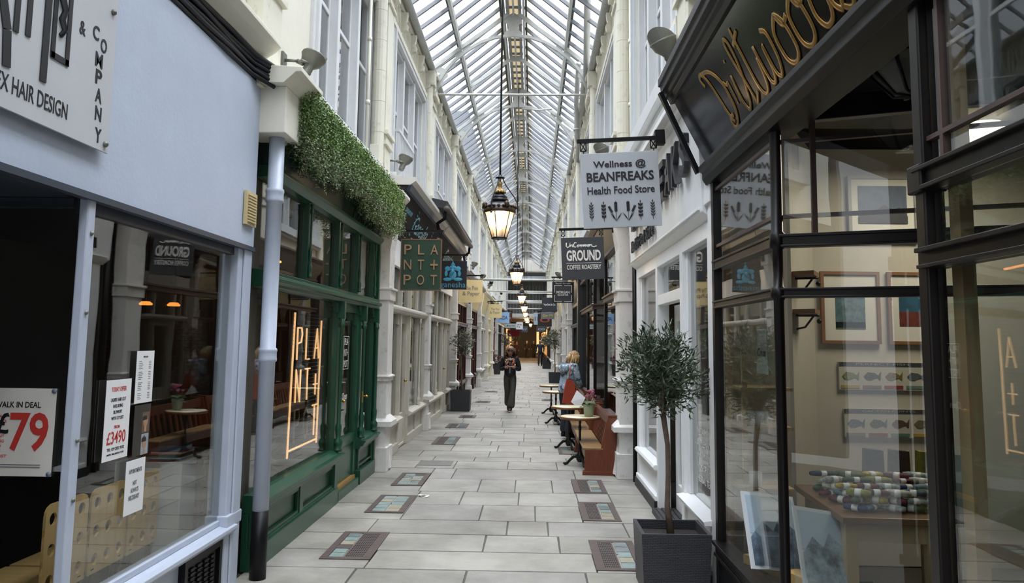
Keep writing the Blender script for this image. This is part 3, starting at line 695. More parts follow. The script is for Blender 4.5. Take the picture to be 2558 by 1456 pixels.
for yy_ in(7.0,8.15,9.05,9.95):
    m=MB(); s.b(m,-.04,.015,yy_-.03,yy_+.03,2.14,2.86); m.build('upper_mullion',GREEN,GR,bevel=.006)
    col_turned(s.x(.03),yy_,2.18,2.84,.011).build('turned_column',GREEN,GR)
for yy_ in(8.2,9.3,10.05):
    m=MB(); s.b(m,-.05,.015,yy_-.03,yy_+.03,.4,2.04); m.build('post',GREEN,GR,bevel=.005)
    col_turned(s.x(.05),yy_,.52,1.86,.024).build('turned_column',GREEN,GR)
    m=MB(); s.b(m,0,.08,yy_-.035,yy_+.035,1.86,2.03)
    for dz,dy in((.0,.05),(.05,.09),(.09,.12)): s.b(m,-.03,.02,yy_-.04-dy,yy_+.04+(dy if yy_>8.5 else 0),1.92+dz,2.03)
    m.build('bracket',GREEN,GR,bevel=.004)
m=MB(); s.b(m,-.05,.05,y1-.05,y1+.03,0,3.5); m.build('end_post',GREEN,GR)
m=MB(); s.b(m,-.06,.0,8.24,8.36,.1,2.03); s.b(m,-.06,.0,9.16,9.27,.1,2.03); s.b(m,-.06,.0,8.36,9.16,1.94,2.03); s.b(m,-.06,-.02,8.24,9.27,.12,.55); s.b(m,-.04,-.0,8.3,9.2,.5,.6)
for q in(0,1,2): s.b(m,-.05,-.01,8.36,8.42-q*.02,1.8+q*.05,1.94); s.b(m,-.05,-.01,9.10+q*.02,9.16,1.8+q*.05,1.94)
dr=m.build('door',GREEN,GR,bevel=.005)
m=MB(); s.b(m,-.035,-.03,8.36,9.16,.6,1.94); m.build('pane',GL,dr)
for yy_,a in((8.42,.0),(9.22,.07)):
    x=s.x(a); m=MB(); m.tube([(x,yy_,1.0),(x+.045,yy_,1.0)],.008,8); m.lathe([(.001,0),(.018,.008),(.02,.02),(.001,.035)],(x+.045,yy_,.985),12); m.tube([(x+.04,yy_,1.0),(x+.04,yy_+.09,1.0)],.009,8); m.box(x-.005,x+.004,yy_-.015,yy_+.015,.93,1.06)
    m.build('handle',BRASS,dr,label='brass handle')
m=MB(); s.b(m,-.03,.05,8.3,9.24,0,.09); m.build('threshold',GREEN,GR); m=MB(); s.b(m,-.02,.02,8.36,9.2,.09,.13); m.build('brass_step',mat('brass_worn_step','b08a4c',.4,metal=.5),GR)
gpane(GR,s,-.03,5.86,8.17,.53,2.02); gpane(GR,s,-.03,9.33,10.02,.53,2.02)
for a,b_ in((5.86,6.965),(7.035,8.115),(8.185,9.015),(9.085,9.915)): gpane(GR,s,-.03,a,b_,2.16,2.84)
o=MB(); s.b(o,.005,.008,9.6,9.66,.56,.78); o=o.build('sticker',PAPER); tag(o,'small white vertical notice at the foot of the right green window','notice')
# door lettering
WL=mat('white_window_lettering','d8d8d4',.5,var=0)
dl=thing('window_lettering','white PLANT POT lettering in a box on the green door glass','lettering',(-2.02,8.7,1.4))
for t_,z in(('PLA',1.62),('NT+',1.5),('POT',1.38)): text(t_,.17,.075,WL,dl,(-2.027,8.75,z),PI/2,ext=.001)
m=MB()
for a in(8.63,8.87): m.box(-2.028,-2.0265,a,a+.006,1.32,1.68)
for z in(1.32,1.675): m.box(-2.028,-2.0265,8.63,8.876,z,z+.006)
m.build('frame_line',WL,dl); text('Open',.22,.1,WL,dl,(-2.027,8.75,1.02),PI/2,ext=.001,shear=.3)
# neon
NEON=mat('warm_led_tube','ffd9a8',.4,var=0,emit='ffc48a',es=1.0)
ns=thing('neon_sign','lit PLANT POT frame sign hanging inside the green shop window','sign',(-2.1,7.6,.6))
NX=-2.13
def nt_(a,b_): return [(NX,a[0],a[1]),(NX,b_[0],b_[1])]
m=MB()
for a,b_ in(((7.16,1.88),(7.09,.6)),((8.07,1.83),(8.04,.62)),((7.1,.66),(8.03,.66))): m.tube(nt_(a,b_),.009,6)
m.build('lit_frame',NEON,ns)
m=MB(); m.tube(nt_((7.16,1.88),(8.07,1.88)),.007,6)
for i in range(34): m.tube(nt_((7.12,.66+i*.036),(8.04,.66+i*.036)),.0018,4)
m.build('wire_grid',LBLK,ns)
def strokes(L,yc,zc,h,wd):
    d={'P':[[(0,0),(0,1)],[(0,1),(.6,1),(.75,.8),(.6,.55),(0,.5)]],'L':[[(0,1),(0,0),(.6,0)]],'A':[[(0,0),(.4,1),(.8,0)],[(.15,.35),(.65,.35)]],'N':[[(0,0),(0,1),(.7,0),(.7,1)]],
       'T':[[(0,1),(.8,1)],[(.4,1),(.4,0)]],'+':[[(.4,.8),(.4,.1)],[(.05,.45),(.75,.45)]],'O':[[(.4,0),(.1,.2),(0,.5),(.1,.8),(.4,1),(.7,.8),(.8,.5),(.7,.2),(.4,0)]]}
    m=MB()
    for st in d[L]: m.tube([(NX+.012,yc+(a-.4)*wd,zc+(b_-.5)*h) for a,b_ in st],.008,6)
    return m
for rI,(row,z) in enumerate((('PLA',1.6),('NT+',1.22),('POT',.86))):
    for c_,ch in enumerate(row):
        strokes(ch,7.3+c_*.29,z,.29,.2).build('letter',NEON if not(rI==2 and c_<2) else mat('unlit_tube','8a7a68',.3),ns)
# interior of the plant shop
m=MB(); m.box(-5.9,-2.06,10.2,10.26,0,3.3); struct(m,'wall_green_far',mat('brown_brick_paint','57473a',.8,bump=.5,bscale=12,var=.3,scale=6))
for i,(a,b_) in enumerate((((-3.0,6.6,2.62),(-3.0,9.4,2.55)),((-2.7,6.6,2.4),(-3.6,7.9,2.7)))):
    o=MB().tube([a,b_],.014,6).build('led_strip',mat('orange_led','ffb070',.4,var=0,emit='ff9a4a',es=3)); tag(o,['long orange LED strip hanging in the green shop','short slanting orange LED strip in the green shop'][i],'light')
def leafy(n,c,rx,rz,ll,lw,seed,mtz,parent,name='foliage',shape=None,droop=.3):
    q=random.Random(seed); m=MB()
    for i in range(n):
        while 1:
            p=V((q.uniform(-1,1),q.uniform(-1,1),q.uniform(-1,1)))
            if p.length<=1 and (p.length>.45 or q.random()<.35): break
        P=V((c[0]+p.x*rx,c[1]+p.y*rx,c[2]+p.z*rz))
        d=(V((p.x,p.y,p.z*.6+.25))+V((q.uniform(-.7,.7),q.uniform(-.7,.7),q.uniform(-droop-.5,.7)))).normalized()
        sx_=d.cross(V((q.uniform(-1,1),q.uniform(-1,1),q.uniform(-1,1)))).normalized()*lw*q.uniform(.7,1.2)
        L=ll*q.uniform(.6,1.25); nn=d.cross(sx_).normalized()*(lw*.25)
        a=P;b_=P+d*L; mid=P+d*L*.45
        m.add([a,mid+sx_+nn,b_,mid-sx_+nn,mid-nn*.3],[(0,1,4),(1,2,4),(2,3,4),(3,0,4)],m=0 if q.random()<.6 else 1)
    return m.build(name,mtz,parent)
FERN=mat('house_plant_green','3f5a30',.45,var=.3,scale=20); FERN2=mat('house_plant_light','5d7a45',.45,var=.3,scale=20)
for i,(x,y,z,r_) in enumerate(((-2.5,6.85,1.05,.24),(-2.5,7.0,.78,.2),(-2.9,6.7,2.3,.25),(-2.9,7.6,1.35,.3),(-2.3,6.72,.66,.14))):
    r=thing('potted_plant',['bushy fern at the left inside the green shop window','small leafy plant below the neon sign','trailing plant hanging high in the green shop','leafy plant behind the neon sign','broad leafed plant low in the corner of the green window'][i],'plant',(x,y,z-.2))
    leafy(260,(x,y,z),r_,r_*.8,.14,.014,40+i,[FERN,FERN2],r)
    MB().lathe([(.06,-.22),(.08,-.1),(.085,-.02),(.07,-.02)],(x,y,z-.05),14).build('pot',mat('terracotta_pot','7a5640',.7),r)
o=thing('display_bench','dark wooden display bench inside the green shop','bench',(-2.7,7.2,0))
MB().box(-3.2,-2.35,6.6,8.1,.52,.56).build('bench_top',mat('dark_wood_bench','4a3526',.5),o)
for x in(-3.1,-2.45):
    for y in(6.7,8.0): MB().box(x-.03,x+.03,y-.03,y+.03,0,.52).build('leg',MT['dark_wood_bench'],o)
# hanging foliage over the green fascia
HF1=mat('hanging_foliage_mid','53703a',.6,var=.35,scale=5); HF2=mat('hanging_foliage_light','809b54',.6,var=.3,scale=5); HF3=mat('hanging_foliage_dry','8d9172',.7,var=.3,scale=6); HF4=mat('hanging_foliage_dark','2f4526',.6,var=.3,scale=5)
HS=thing('hanging_foliage','long curtain of trailing green foliage hanging over the green fascia','plant',(-1.8,8,3.4))
q=random.Random(11); m=MB()
ntuft=2300
clump=[q.uniform(.45,1.1) for _ in range(90)]
for i in range(ntuft):
    y=q.uniform(5.8,10.2); fx=q.random(); ci=(y-5.8)/4.4*88; c0=clump[int(ci)]
    x=-1.93+.27*fx**.8; zt=3.62-.10*fx+q.uniform(-.03,.03); ln=(.60+.05*math.sin(y*2.3)+.04*math.sin(y*6.1+1)+(.05 if y>8.8 else 0))*(.72+.28*c0)*q.uniform(.6,1.05)
    z=zt; px_=x; py=y; st=int(ln/.018)
    for k in range(st):
        z-=.018; px_+=q.uniform(-.006,.007); py+=q.uniform(-.008,.008); low=k/st; sp=.028*(1-.55*low)
        for e in range(3):
            d=V((q.uniform(-.6,1),q.uniform(-1,1),q.uniform(-1.2,.3))).normalized(); L=q.uniform(.012,.028)
            w_=d.cross(V((q.uniform(-1,1),q.uniform(-1,1),q.uniform(-1,1)))).normalized()*q.uniform(.0035,.0065)
            p=V((px_+q.uniform(-sp,sp),py+q.uniform(-sp,sp),z)); t_=q.random()
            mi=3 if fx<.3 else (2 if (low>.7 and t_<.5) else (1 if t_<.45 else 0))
            m.add([p,p+d*L*.5+w_,p+d*L,p+d*L*.5-w_],[(0,1,2,3)],m=mi)
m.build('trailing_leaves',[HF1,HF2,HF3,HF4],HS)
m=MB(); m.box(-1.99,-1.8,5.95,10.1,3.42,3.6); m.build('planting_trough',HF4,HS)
# ---------------------------------------------------------------- generic shopfront for the bays further on
def shop(side,y0,y1,mt,fmt,lab,door=.5,sill=.45,glow=None,ft=None,tilt=.2,ftop=3.42,fbot=2.7,near=True,corn=None,cols=True,riser=None):
    s=LS if side=='left' else RS
    r=thing('shopfront',lab,'shopfront',(s.x(0),(y0+y1)/2,0))
    W_=y1-y0; dw=.85; dy=y0+.1+(W_-.2-dw)*door
    seg=[(y0,dy),(dy+dw,y1)]
    if door<0: seg=[(y0,y1)]
    m=MB(); mp=MB(); ms=MB()
    for a,b_ in seg:
        if b_-a<.3: continue
        s.b(m,-.08,-.01,a,b_,.12,sill); s.b(m,-.08,.03,a,b_,0,.13)
        n=max(1,int((b_-a)/.7))
        for i in range(n+1):
            yy_=a+.04+(b_-a-.08)*i/n; s.b(m,-.01,.02,yy_-.04,yy_+.04,.13,sill)
        s.b(m,-.01,.02,a,b_,sill-.07,sill); 
        s.prism(ms,[(-.08,sill-.02),(.04,sill-.02),(.09,sill+.01),(.09,sill+.04),(.03,sill+.07),(-.08,sill+.08)],a,b_)
        gpane(r,s,-.03,a+.06,b_-.06,sill+.08,2.02)
        k=max(2,int((b_-a)/.8)); 
        for i in range(1,k):
            yy_=a+(b_-a)*i/k; s.b(mp,-.05,.01,yy_-.025,yy_+.025,2.16,fbot)
        if b_-a>1.6 and cols:
            yy_=(a+b_)/2+.2; s.b(mp,-.05,.0,yy_-.02,yy_+.02,sill,2.05)
            if near: col_turned(s.x(.03),yy_,sill+.08,2.02,.022).build('turned_column',mt,r)
        for yy_ in(a+.03,b_-.03):
            s.b(mp,-.06,.03,yy_-.04,yy_+.04,sill,fbot)
            if near:
                for q in range(3):
                    dd_=.12-.035*q; c_=yy_+(dd_/2 if yy_<(a+b_)/2 else -dd_/2); s.b(mp,-.04,.0,c_-dd_/2-.02,c_+dd_/2+.02,2.02-.05*(3-q)+.0,2.04)
    m.build('stall_riser',riser or mt,r,bevel=.004 if near else 0); ms.build('sill',mt,r)
    s.prism(mp,[(-.06,2.03),(.05,2.04),(.08,2.08),(.08,2.11),(.03,2.15),(-.06,2.16)],y0,y1); s.b(mp,-.06,.04,y0,y1,fbot-.08,fbot)
    mp.build('frame',mt,r,bevel=.004 if near else 0)
    gpane(r,s,-.03,y0+.05,y1-.05,2.17,fbot-.08)
    if door>=0:
        m=MB(); s.b(m,-.1,-.02,dy,dy+.08,0,2.03); s.b(m,-.1,-.02,dy+dw-.08,dy+dw,0,2.03); s.b(m,-.1,-.04,dy+.08,dy+dw-.08,.04,.5); s.b(m,-.1,-.04,dy+.08,dy+dw-.08,1.9,2.03)
        s.b(m,-.12,-.02,dy,dy+dw,0,.04); d=m.build('door',mt,r,bevel=.004 if near else 0)
        m=MB(); s.b(m,-.075,-.07,dy+.08,dy+dw-.08,.5,1.9); m.build('pane',GL,d)
        if near:
            m=MB(); m.lathe([(.001,-.02),(.02,-.015),(.025,0),(.02,.015),(.001,.02)],(s.x(-.01),dy+dw-.12,1.0),8); m.build('handle',BRASS,d)
    m=MB(); s.prism(m,[(-.1,fbot),(.03,fbot),(.03+tilt,ftop-.05),(-.1,ftop-.05)],y0,y1); m.build('fascia',fmt,r)
    m=MB(); s.prism(m,[(-.0,ftop-.05),(.06+tilt,ftop-.05),(.14+tilt,ftop),(.14+tilt,ftop+.05),(-.0,ftop+.09)],y0-.03,y1+.03); m.build('cornice',corn or mt,r)
    if ft:
        an=math.atan2(tilt,(ftop-.05-fbot)); txt,tw,th,tm=ft
        text(txt,tw,th,tm,r,(s.x(.035+tilt*.5),(y0+y1)/2,(fbot+ftop-.05)/2),s.rz,ext=.006,rx=an)
    if glow:  # light strip added for an interior glow, not a known fitting
        o=MB(); s.b(o,-1.0,-.9,y0+.5,y1-.5,3.2,3.24); o=o.build('ceiling_light',mat('added_shop_light_%s_%s'%glow,glow[0],.4,var=0,emit=glow[0],es=glow[1])); tag(o,'ceiling light strip glowing inside the shop: '+lab[:40].rsplit(' ',1)[0],'light')
    # party wall
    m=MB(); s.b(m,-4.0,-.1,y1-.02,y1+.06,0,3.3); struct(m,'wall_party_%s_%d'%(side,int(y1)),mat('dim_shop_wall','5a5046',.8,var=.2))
    return r
IVORY=mat('ivory_shop_paint','c8c3b4',.45,var=.08,scale=9); MAROON=mat('dark_maroon_gloss','3a1512',.3,var=.2,scale=6); MUST=mat('cream_fascia_board','d6c294',.6,var=.05)
GAN=mat('dark_brown_fascia','241e1b',.95,var=.2,scale=3); NAVY=mat('navy_trim_paint','232e4c',.4); YEL=mat('pale_yellow_paint','d8cfa4',.5,var=.06); REDB=mat('red_brown_paint','6e2a1c',.4,var=.15); PGRN=mat('pale_grey_green_paint','b9c4c0',.5,var=.05); GREYP=mat('charcoal_paint','26282b',.4,var=.1); OFFW=mat('off_white_paint','c9c8c1',.5,var=.08)
low_pilaster(LS,10.2,10.55,'peeling white pilaster with a pyramid cap right of the green shop')
g1=shop('left',10.6,14.82,IVORY,GAN,'ivory shopfront of the double shop under the brown fascia, nearer half',door=.45,tilt=.28,fbot=3.08,ftop=3.78,corn=OFFW)
g2=shop('left',15.0,19.4,IVORY,GAN,'ivory shopfront of the double shop under the brown fascia, farther half',door=.8,tilt=.28,fbot=3.08,ftop=3.78,corn=OFFW)
for gq,a,b_ in((g1,10.6,14.9),(g2,14.9,19.4)):
    m=MB(); LS.b(m,.0,.06,a,b_,2.7,3.08); m.build('fascia_base',WHITE,gq)
    m=MB(); LS.prism(m,[(.27,3.66),(.33,3.66),(.36,3.74),(.3,3.74)],a+.02,b_-.02); m.build('navy_trim',NAVY,gq)
SKY=mat('sky_blue_lettering','5d9fb4',.5,var=.05)
an=math.atan2(.28,.65)
for y in(12.8,17.2):
    text('Ganesha',1.5,.26,SKY,g1 if y<15 else g2,(-1.815,y,3.42),PI/2,ext=.006,rx=an,shear=.25)
    text('www.ganeshacardiff.co.uk',1.5,.06,mat('cream_small_lettering','b9a98a',.5,var=0),g1 if y<15 else g2,(-1.875,y+.1,3.2),PI/2,ext=.004,rx=an)
text('HANDICRAFTS FROM\nINDIA',.55,.14,SKY,g1,(-1.8,11.35,3.44),PI/2,ext=.004,rx=an)
for y in(11.85,13.75,16.2):
    m=MB()
    for q_ in range(7):
        z=3.22+q_*.055; rr_=[.05,.065,.05,.06,.045,.03,.012][q_]; m.lathe([(.001,-.025),(rr_,0),(.001,.025)],(-1.91+(z-3.08)*.43,y,z),8,sx=.2)
    m.build('motif',SKY,g1 if y<15 else g2)
r=thing('awning_cassette','black folded awning box on the cornice of the brown-fascia shop','awning',(-1.55,15.8,3.8))
m=MB(); m.prism([(-1.75,3.92),(-1.5,3.86),(-1.44,3.98),(-1.7,4.04)],1,13.3,18.8); m.build('housing',mat('awning_black','29272a',.45,var=.2),r)
MB().tube([(-1.46,13.3,3.86),(-1.46,18.8,3.86)],.05,10).build('roller',mat('awning_roll_cloth','5c5650',.7,var=.2),r)
for y in(13.4,18.7):
    MB().tube([(-1.48,y,3.9),(-1.5,y,3.7),(-1.62,y+.02,3.62),(-1.6,y+.05,3.5)],.03,8).build('arm',BLACK,r)
def lp(side,k,lab,**a):
    y=YK[k]; low_pilaster(LS if side=='left' else RS,y-.12,y+.16,lab,**a)
lp('left',2,'slim white pilaster between the halves of the ivory double shop',dd=.1)
lp('left',3,'white pilaster between the ivory shop and the maroon stationers')
sp=[(3,MAROON,MUST,'dark maroon stationery shopfront under the cream fascia, nearer half'),(4,MAROON,MUST,'dark maroon stationery shopfront under the cream fascia, farther half'),(5,OFFW,YEL,'off-white shopfront beyond the maroon stationers'),(6,YEL,GAN,'pale yellow shopfront beyond the off-white one on the left'),
(7,REDB,GAN,'red-brown shopfront far along the left side'),(8,PGRN,PGRN,'pale grey-green shopfront far along the left side'),(9,GREYP,MAROON,'charcoal shopfront far along the left side'),(10,OFFW,REDB,'off-white shopfront with red-brown fascia far along the left'),(11,MAROON,GAN,'maroon shopfront at the left end of the glazed roof')]
for k,mt,fm,lab in sp:
    y0,y1=YK[k]+.17,YK[k+1]-.14
    shop('left',y0,min(y1,61.6),mt,fm,lab,door=.35 if k%2 else .7,near=k<6,glow=('ffc27a',1.5) if k in(8,10) else None,corn=MAROON if k>6 else None,
         ft=('The Pen & Paper',2.2,.2,GREYI) if k==3 else None)
    if k>3 and k<9: lp('left',k,'white pilaster between shopfronts on the left, %s from the camera'%ordn[k])
m=MB(); 
def leaning(x,y): pass
fig=MB(); X=-1.82
fig.tube([(X,23.3,3.2),(X,23.35,3.05),(X,23.3,2.9)],[.03,.09,.05],8,flat=.3); fig.tube([(X,23.3,2.92),(X,23.1,2.78),(X,23.35,2.72)],.03,6,flat=.3); fig.ball((X,23.32,3.27),.05,8); fig.tube([(X,23.35,3.1),(X,23.65,3.0)],.02,6)
o=fig.build('painted_scribe',mat('violet_blue_print','4c4a86',.5)); tag(o,'small violet figure of a scribe on the cream stationery fascia','sign motif')
# ---------------------------------------------------------------- RIGHT: from nearest
s=RS
DW=thing('shopfront','black and brown bay-windowed shopfront with a gold script name, nearest on the right','shopfront',(1.25,2.8,0))
# slanting fascia y -1..5.62
m=MB(); s.prism(m,[(.02,2.88),(.26,3.36),(.20,3.42),(-.1,3.42),(-.1,2.88)],-1,5.55); m.build('fascia',mat('black_gloss_fascia','1f1e21',.16,var=.1,scale=2),DW)
m=MB(); s.prism(m,[(.2,3.36),(.275,3.345),(.29,3.38),(.31,3.385),(.315,3.42),(.34,3.425),(.345,3.47),(.36,3.475),(.36,3.53),(-.05,3.56),(-.05,3.4)],-1,5.6)
s.prism(m,[(-.12,2.74),(.05,2.74),(.075,2.78),(.075,2.82),(.10,2.84),(.10,2.87),(.05,2.89),(-.12,2.9)],-1,5.5)
m.build('moulding',BLACK,DW,bevel=.003)
m=MB(); m.bar((s.x(.09),5.56,2.84),(s.x(.35),5.56,3.42),.05,.03); m.build('end_cap',BLACK,DW)
# script name traced as ribbons; local u along reading direction (towards camera is reading end), v up the slope
GOLD=mat('gold_leaf_lettering','a8823e',.3,metal=.6,var=.25,scale=12)
fx=lambda p:(p[0],p[1])
# frame: origin point & directions on the slanted fascia
fo_=V((s.x(.04),4.90,2.925)); vd=V((s.x(.25)-s.x(.035),0,.43)).normalized(); ud=V((0,-1,0)); nd=ud.cross(vd).normalized()
if nd.x>0: nd=-nd
def ribbon(m,pts,wd):
    q=[];P=[V((a,b_,0)) for a,b_ in pts]
    # catmull-rom
    for i in range(len(P)-1):
        p0=P[max(i-1,0)];p1=P[i];p2=P[i+1];p3=P[min(i+2,len(P)-1)]
        for t_ in range(5):
            t_=t_/5; q.append(.5*((2*p1)+(p2-p0)*t_+(2*p0-5*p1+4*p2-p3)*t_*t_+(3*p1-p0-3*p2+p3)*t_**3))
    q.append(P[-1]); 
    m.tube([fo_+ud*(a.x*.88)+vd*(a.y*.93)+nd*.006 for a in q],wd*.95,6,flat=.18,fn=nd)
m=MB()
ribbon(m,[(.30,.03),(.26,.12),(.24,.22),(.2,.36),(.13,.44),(.07,.42),(.1,.36)],.016)       # D upstroke
ribbon(m,[(.13,.44),(.3,.40),(.42,.28),(.43,.12),(.36,.03),(.27,.0),(.25,.06),(.33,.08)],.017)
ribbon(m,[(.42,.17),(.44,.27),(.48,.24),(.52,.24),(.51,.1)],.011)   # r
ribbon(m,[(.62,.26),(.60,.1),(.64,.02),(.71,.06)],.015); ribbon(m,[(.63,.34),(.635,.36)],.012)    # i
ribbon(m,[(.71,.06),(.8,.22),(.83,.38),(.79,.44),(.76,.36),(.79,.12),(.8,-.1),(.77,-.16),(.74,-.1),(.8,.0),(.88,.06)],.015)  # f
ribbon(m,[(.94,.45),(.93,.25),(.93,.08),(.98,.01),(1.06,.05),(1.1,.2)],.016); ribbon(m,[(.88,.36),(1.02,.4)],.015) # t
ribbon(m,[(1.12,.26),(1.12,.06),(1.17,.02),(1.22,.08),(1.24,.22),(1.24,.06),(1.29,.02),(1.35,.1),(1.36,.24),(1.3,.28)],.016) # w
for c_ in(1.52,1.76): ribbon(m,[(c_+.02,.27),(c_-.08,.2),(c_-.08,.06),(c_,.01),(c_+.08,.06),(c_+.08,.2),(c_+.02,.27),(c_+.06,.2),(c_+.14,.22)],.017)
ribbon(m,[(2.04,.24),(1.96,.22),(1.92,.1),(1.98,.02),(2.08,.08),(2.1,.4),(2.1,.1),(2.16,.02)],.017) # d
ribbon(m,[(2.16,.02),(2.26,.22),(2.24,.28),(2.2,.2),(2.3,.08),(2.24,.0),(2.16,.04)],.016) # s
ribbon(m,[(2.4,.3),(2.42,.36)],.012)
m.build('gold_lettering',GOLD,DW)
# frames
def mould(m,pts,z0,z1,d):   # horizontal rail following a polyline of (x,y)
    for a,b_ in zip(pts,pts[1:]): m.bar((a[0],a[1],(z0+z1)/2),(b_[0],b_[1],(z0+z1)/2),d,z1-z0)
C0=(1.25,5.42);C1=(1.25,4.08);C2=(2.36,3.62)   # window line: wall part, then the splayed return into the doorway
m=MB()
for z0,z1,d in((2.145,2.195,.055),(2.19,2.205,.075),(2.138,2.15,.07),(1.89,1.925,.055),(1.92,1.932,.075),(1.882,1.893,.07),(2.78,2.9,.06),(.3,.36,.08),(.35,.375,.12),(.28,.3,.1)): mould(m,[C0,C1,C2],z0,z1,d)
m.build('rails',BRON,DW,bevel=.003)
m=MB()
for z in(2.30,2.69): mould(m,[(1.25,5.38),(1.25,4.1),(2.36,3.64)],z-.01,z+.01,.03)
for t_ in(.15,.62):
    x=C1[0]+(C2[0]-C1[0])*t_;y=C1[1]+(C2[1]-C1[1])*t_; m.box(x-.012,x+.012,y-.012,y+.012,2.2,2.79)
m.build('glazing_bars',BROWN,DW)
m=MB(); m.lathe([(.045,.0),(.045,.35),(.026,.4),(.026,1.87),(.04,1.89),(.04,1.93),(.026,1.94),(.026,2.13),(.04,2.14),(.04,2.21),(.03,2.22),(.03,2.74),(.04,2.78)],(1.25,4.08,0),12); m.box(1.22,1.275,5.38,5.44,.0,2.88); m.build('corner_post',BRON,DW)
m=MB(); m.box(1.225,1.275,4.12,5.42,0,.29); m.build('stall_riser',BLACK,DW)
m=MB(); m.bar((1.28,4.07,.15),(2.36,3.62,.15),.05,.3); m.build('stall_riser',BLACK,DW)
for z0,z1 in((.37,1.885),(1.93,2.14),(2.205,2.79)):
    m=MB(); m.box(1.247,1.253,4.12,5.38,z0,z1); m.build('pane',GL,DW)
    m=MB(); m.bar((C1[0]+.04,C1[1]-.016,(z0+z1)/2),(C2[0],C2[1],(z0+z1)/2),.006,z1-z0); m.build('pane',GL,DW)
OAKF=mat('pale_inner_frame','a58a66',.5,var=.15,scale=8)
m=MB(); m.box(1.28,1.31,5.3,5.37,.36,2.75); m.build('inner_frame',OAKF,DW)
# near bay
m=MB()
N0=(1.25,2.53);N1=(1.25,-1.0);N2=(2.4,3.0)
for z0,z1,d in((2.145,2.20,.06),(2.195,2.21,.1),(2.135,2.15,.09),(1.90,1.945,.06),(1.94,1.955,.1),(1.89,1.902,.09),(2.78,2.9,.08),(.3,.36,.12)): mould(m,[N1,N0],z0,z1,d)
m.build('rails',BRON,DW,bevel=.003)
m=MB(); m.box(1.22,1.28,2.49,2.55,0,2.88); m.box(1.205,1.29,2.48,2.57,2.13,2.22); m.build('corner_post',BRON,DW,bevel=.006)
m=MB(); m.box(1.235,1.26,-.9,2.49,2.29,2.305); m.box(1.235,1.265,2.39,2.41,2.2,2.8); m.build('glazing_bars',BROWN,DW)
m=MB(); m.box(1.28,1.32,2.40,2.46,.36,2.75); m.build('inner_frame',OAKF,DW)
for z0,z1 in((.37,1.89),(1.955,2.135),(2.21,2.79)):
    m=MB(); m.box(1.247,1.253,-.9,2.48,z0,z1); m.build('pane',GL,DW)
m=MB(); m.box(1.225,1.275,-1,2.5,0,.29); m.build('stall_riser',BLACK,DW)
# doorway soffit, lobby door
m=MB(); m.prism([(1.28,4.05),(2.5,3.5),(2.5,2.9),(1.28,2.55)],2,2.9,2.96); m.box(1.3,5.2,-3.9,5.5,3.15,3.22); struct(m,'ceiling_doorway',mat('black_soffit','0f0e12',.5))
lt=thing('soffit_lantern','black octagonal glazed lantern on the dark doorway soffit','light',(1.62,3.35,2.72))
MB().lathe([(.1,.18),(.17,.15),(.17,.11),(.08,.0),(.001,-.01)],(1.62,3.35,2.72),8,sm=False).build('glass_bowl',glassmat('frosted_lantern_glass',(.4,.42,.4),.08,.1,milky=.5,mc=(.8,.85,.8)),lt)
m=MB()
for i in range(8):
    a=PI*2*i/8; p=[(.102,.18),(.174,.15),(.174,.11),(.084,0),(.0,-.012)]
    m.tube([(1.62+r_*math.cos(a),3.35+r_*math.sin(a),2.72+z) for r_,z in p],.008,5)
m.lathe([(.12,.17),(.18,.16),(.18,.145),(.12,.15)],(1.62,3.35,2.72),8,sm=False); m.build('cage',BLACK,lt)
# dark inner doorway
m=MB(); m.box(2.42,2.46,2.98,3.6,0,2.7); 
d=m.build('shop_door',mat('dark_green_door','252c27',.4),DW); 
# near bay interior: dark partition, door with handle
m=MB(); m.box(2.3,2.36,.2,2.95,0,3.1); struct(m,'wall_near_bay',mat('dim_brown_partition','403832',.8,var=.3,scale=2))
o=thing('pull_bar','tall narrow grey bar with a white bracket inside the nearest right window','display',(1.8,1.75,1.0)); MB().box(1.79,1.81,1.72,1.77,.75,1.22).build('bar',mat('grey_bar','6b6f70',.4),o); MB().box(1.76,1.81,1.70,1.78,1.22,1.32).build('bracket',mat('pale_bracket','9a9a92',.4),o)
# driftwood interior
DWW=mat('warm_white_shop_wall','b9b3a6',.8,var=.06)
m=MB(); m.box(2.15,5.2,6.3,6.36,0,3.2); struct(m,'wall_gift_shop_back',DWW)
m=MB(); m.box(1.3,1.76,5.46,5.52,0,3.2); m.bar((1.74,5.5,1.6),(2.19,6.33,1.6),.05,3.2); struct(m,'wall_gift_shop_side',DWW)
m=MB(); m.box(5.1,5.16,-3.9,6.3,0,3.2); struct(m,'wall_gift_shop_right',DWW)
ls=bpy.data.lights.new('added_shop_lamp','AREA'); ls.energy=16; ls.size=.8; ls.color=(1,.9,.75); lo=bpy.data.objects.new('added_shop_lamp',ls); COL.objects.link(lo)  # added lamp and disc, no known fitting, to brighten the gift shop
cl=MB().lathe([(.16,0),(.16,.05),(.12,.08),(.001,.08)],(3.0,5.3,3.05),16).build('ceiling_light',mat('added_lamp_disc','fff0d8',.4,var=0,emit='ffe8c8',es=2.5)); tag(cl,'round ceiling light inside the gift shop on the right','light'); lo.parent=cl; lo.location=(3.0,5.3,3.03)
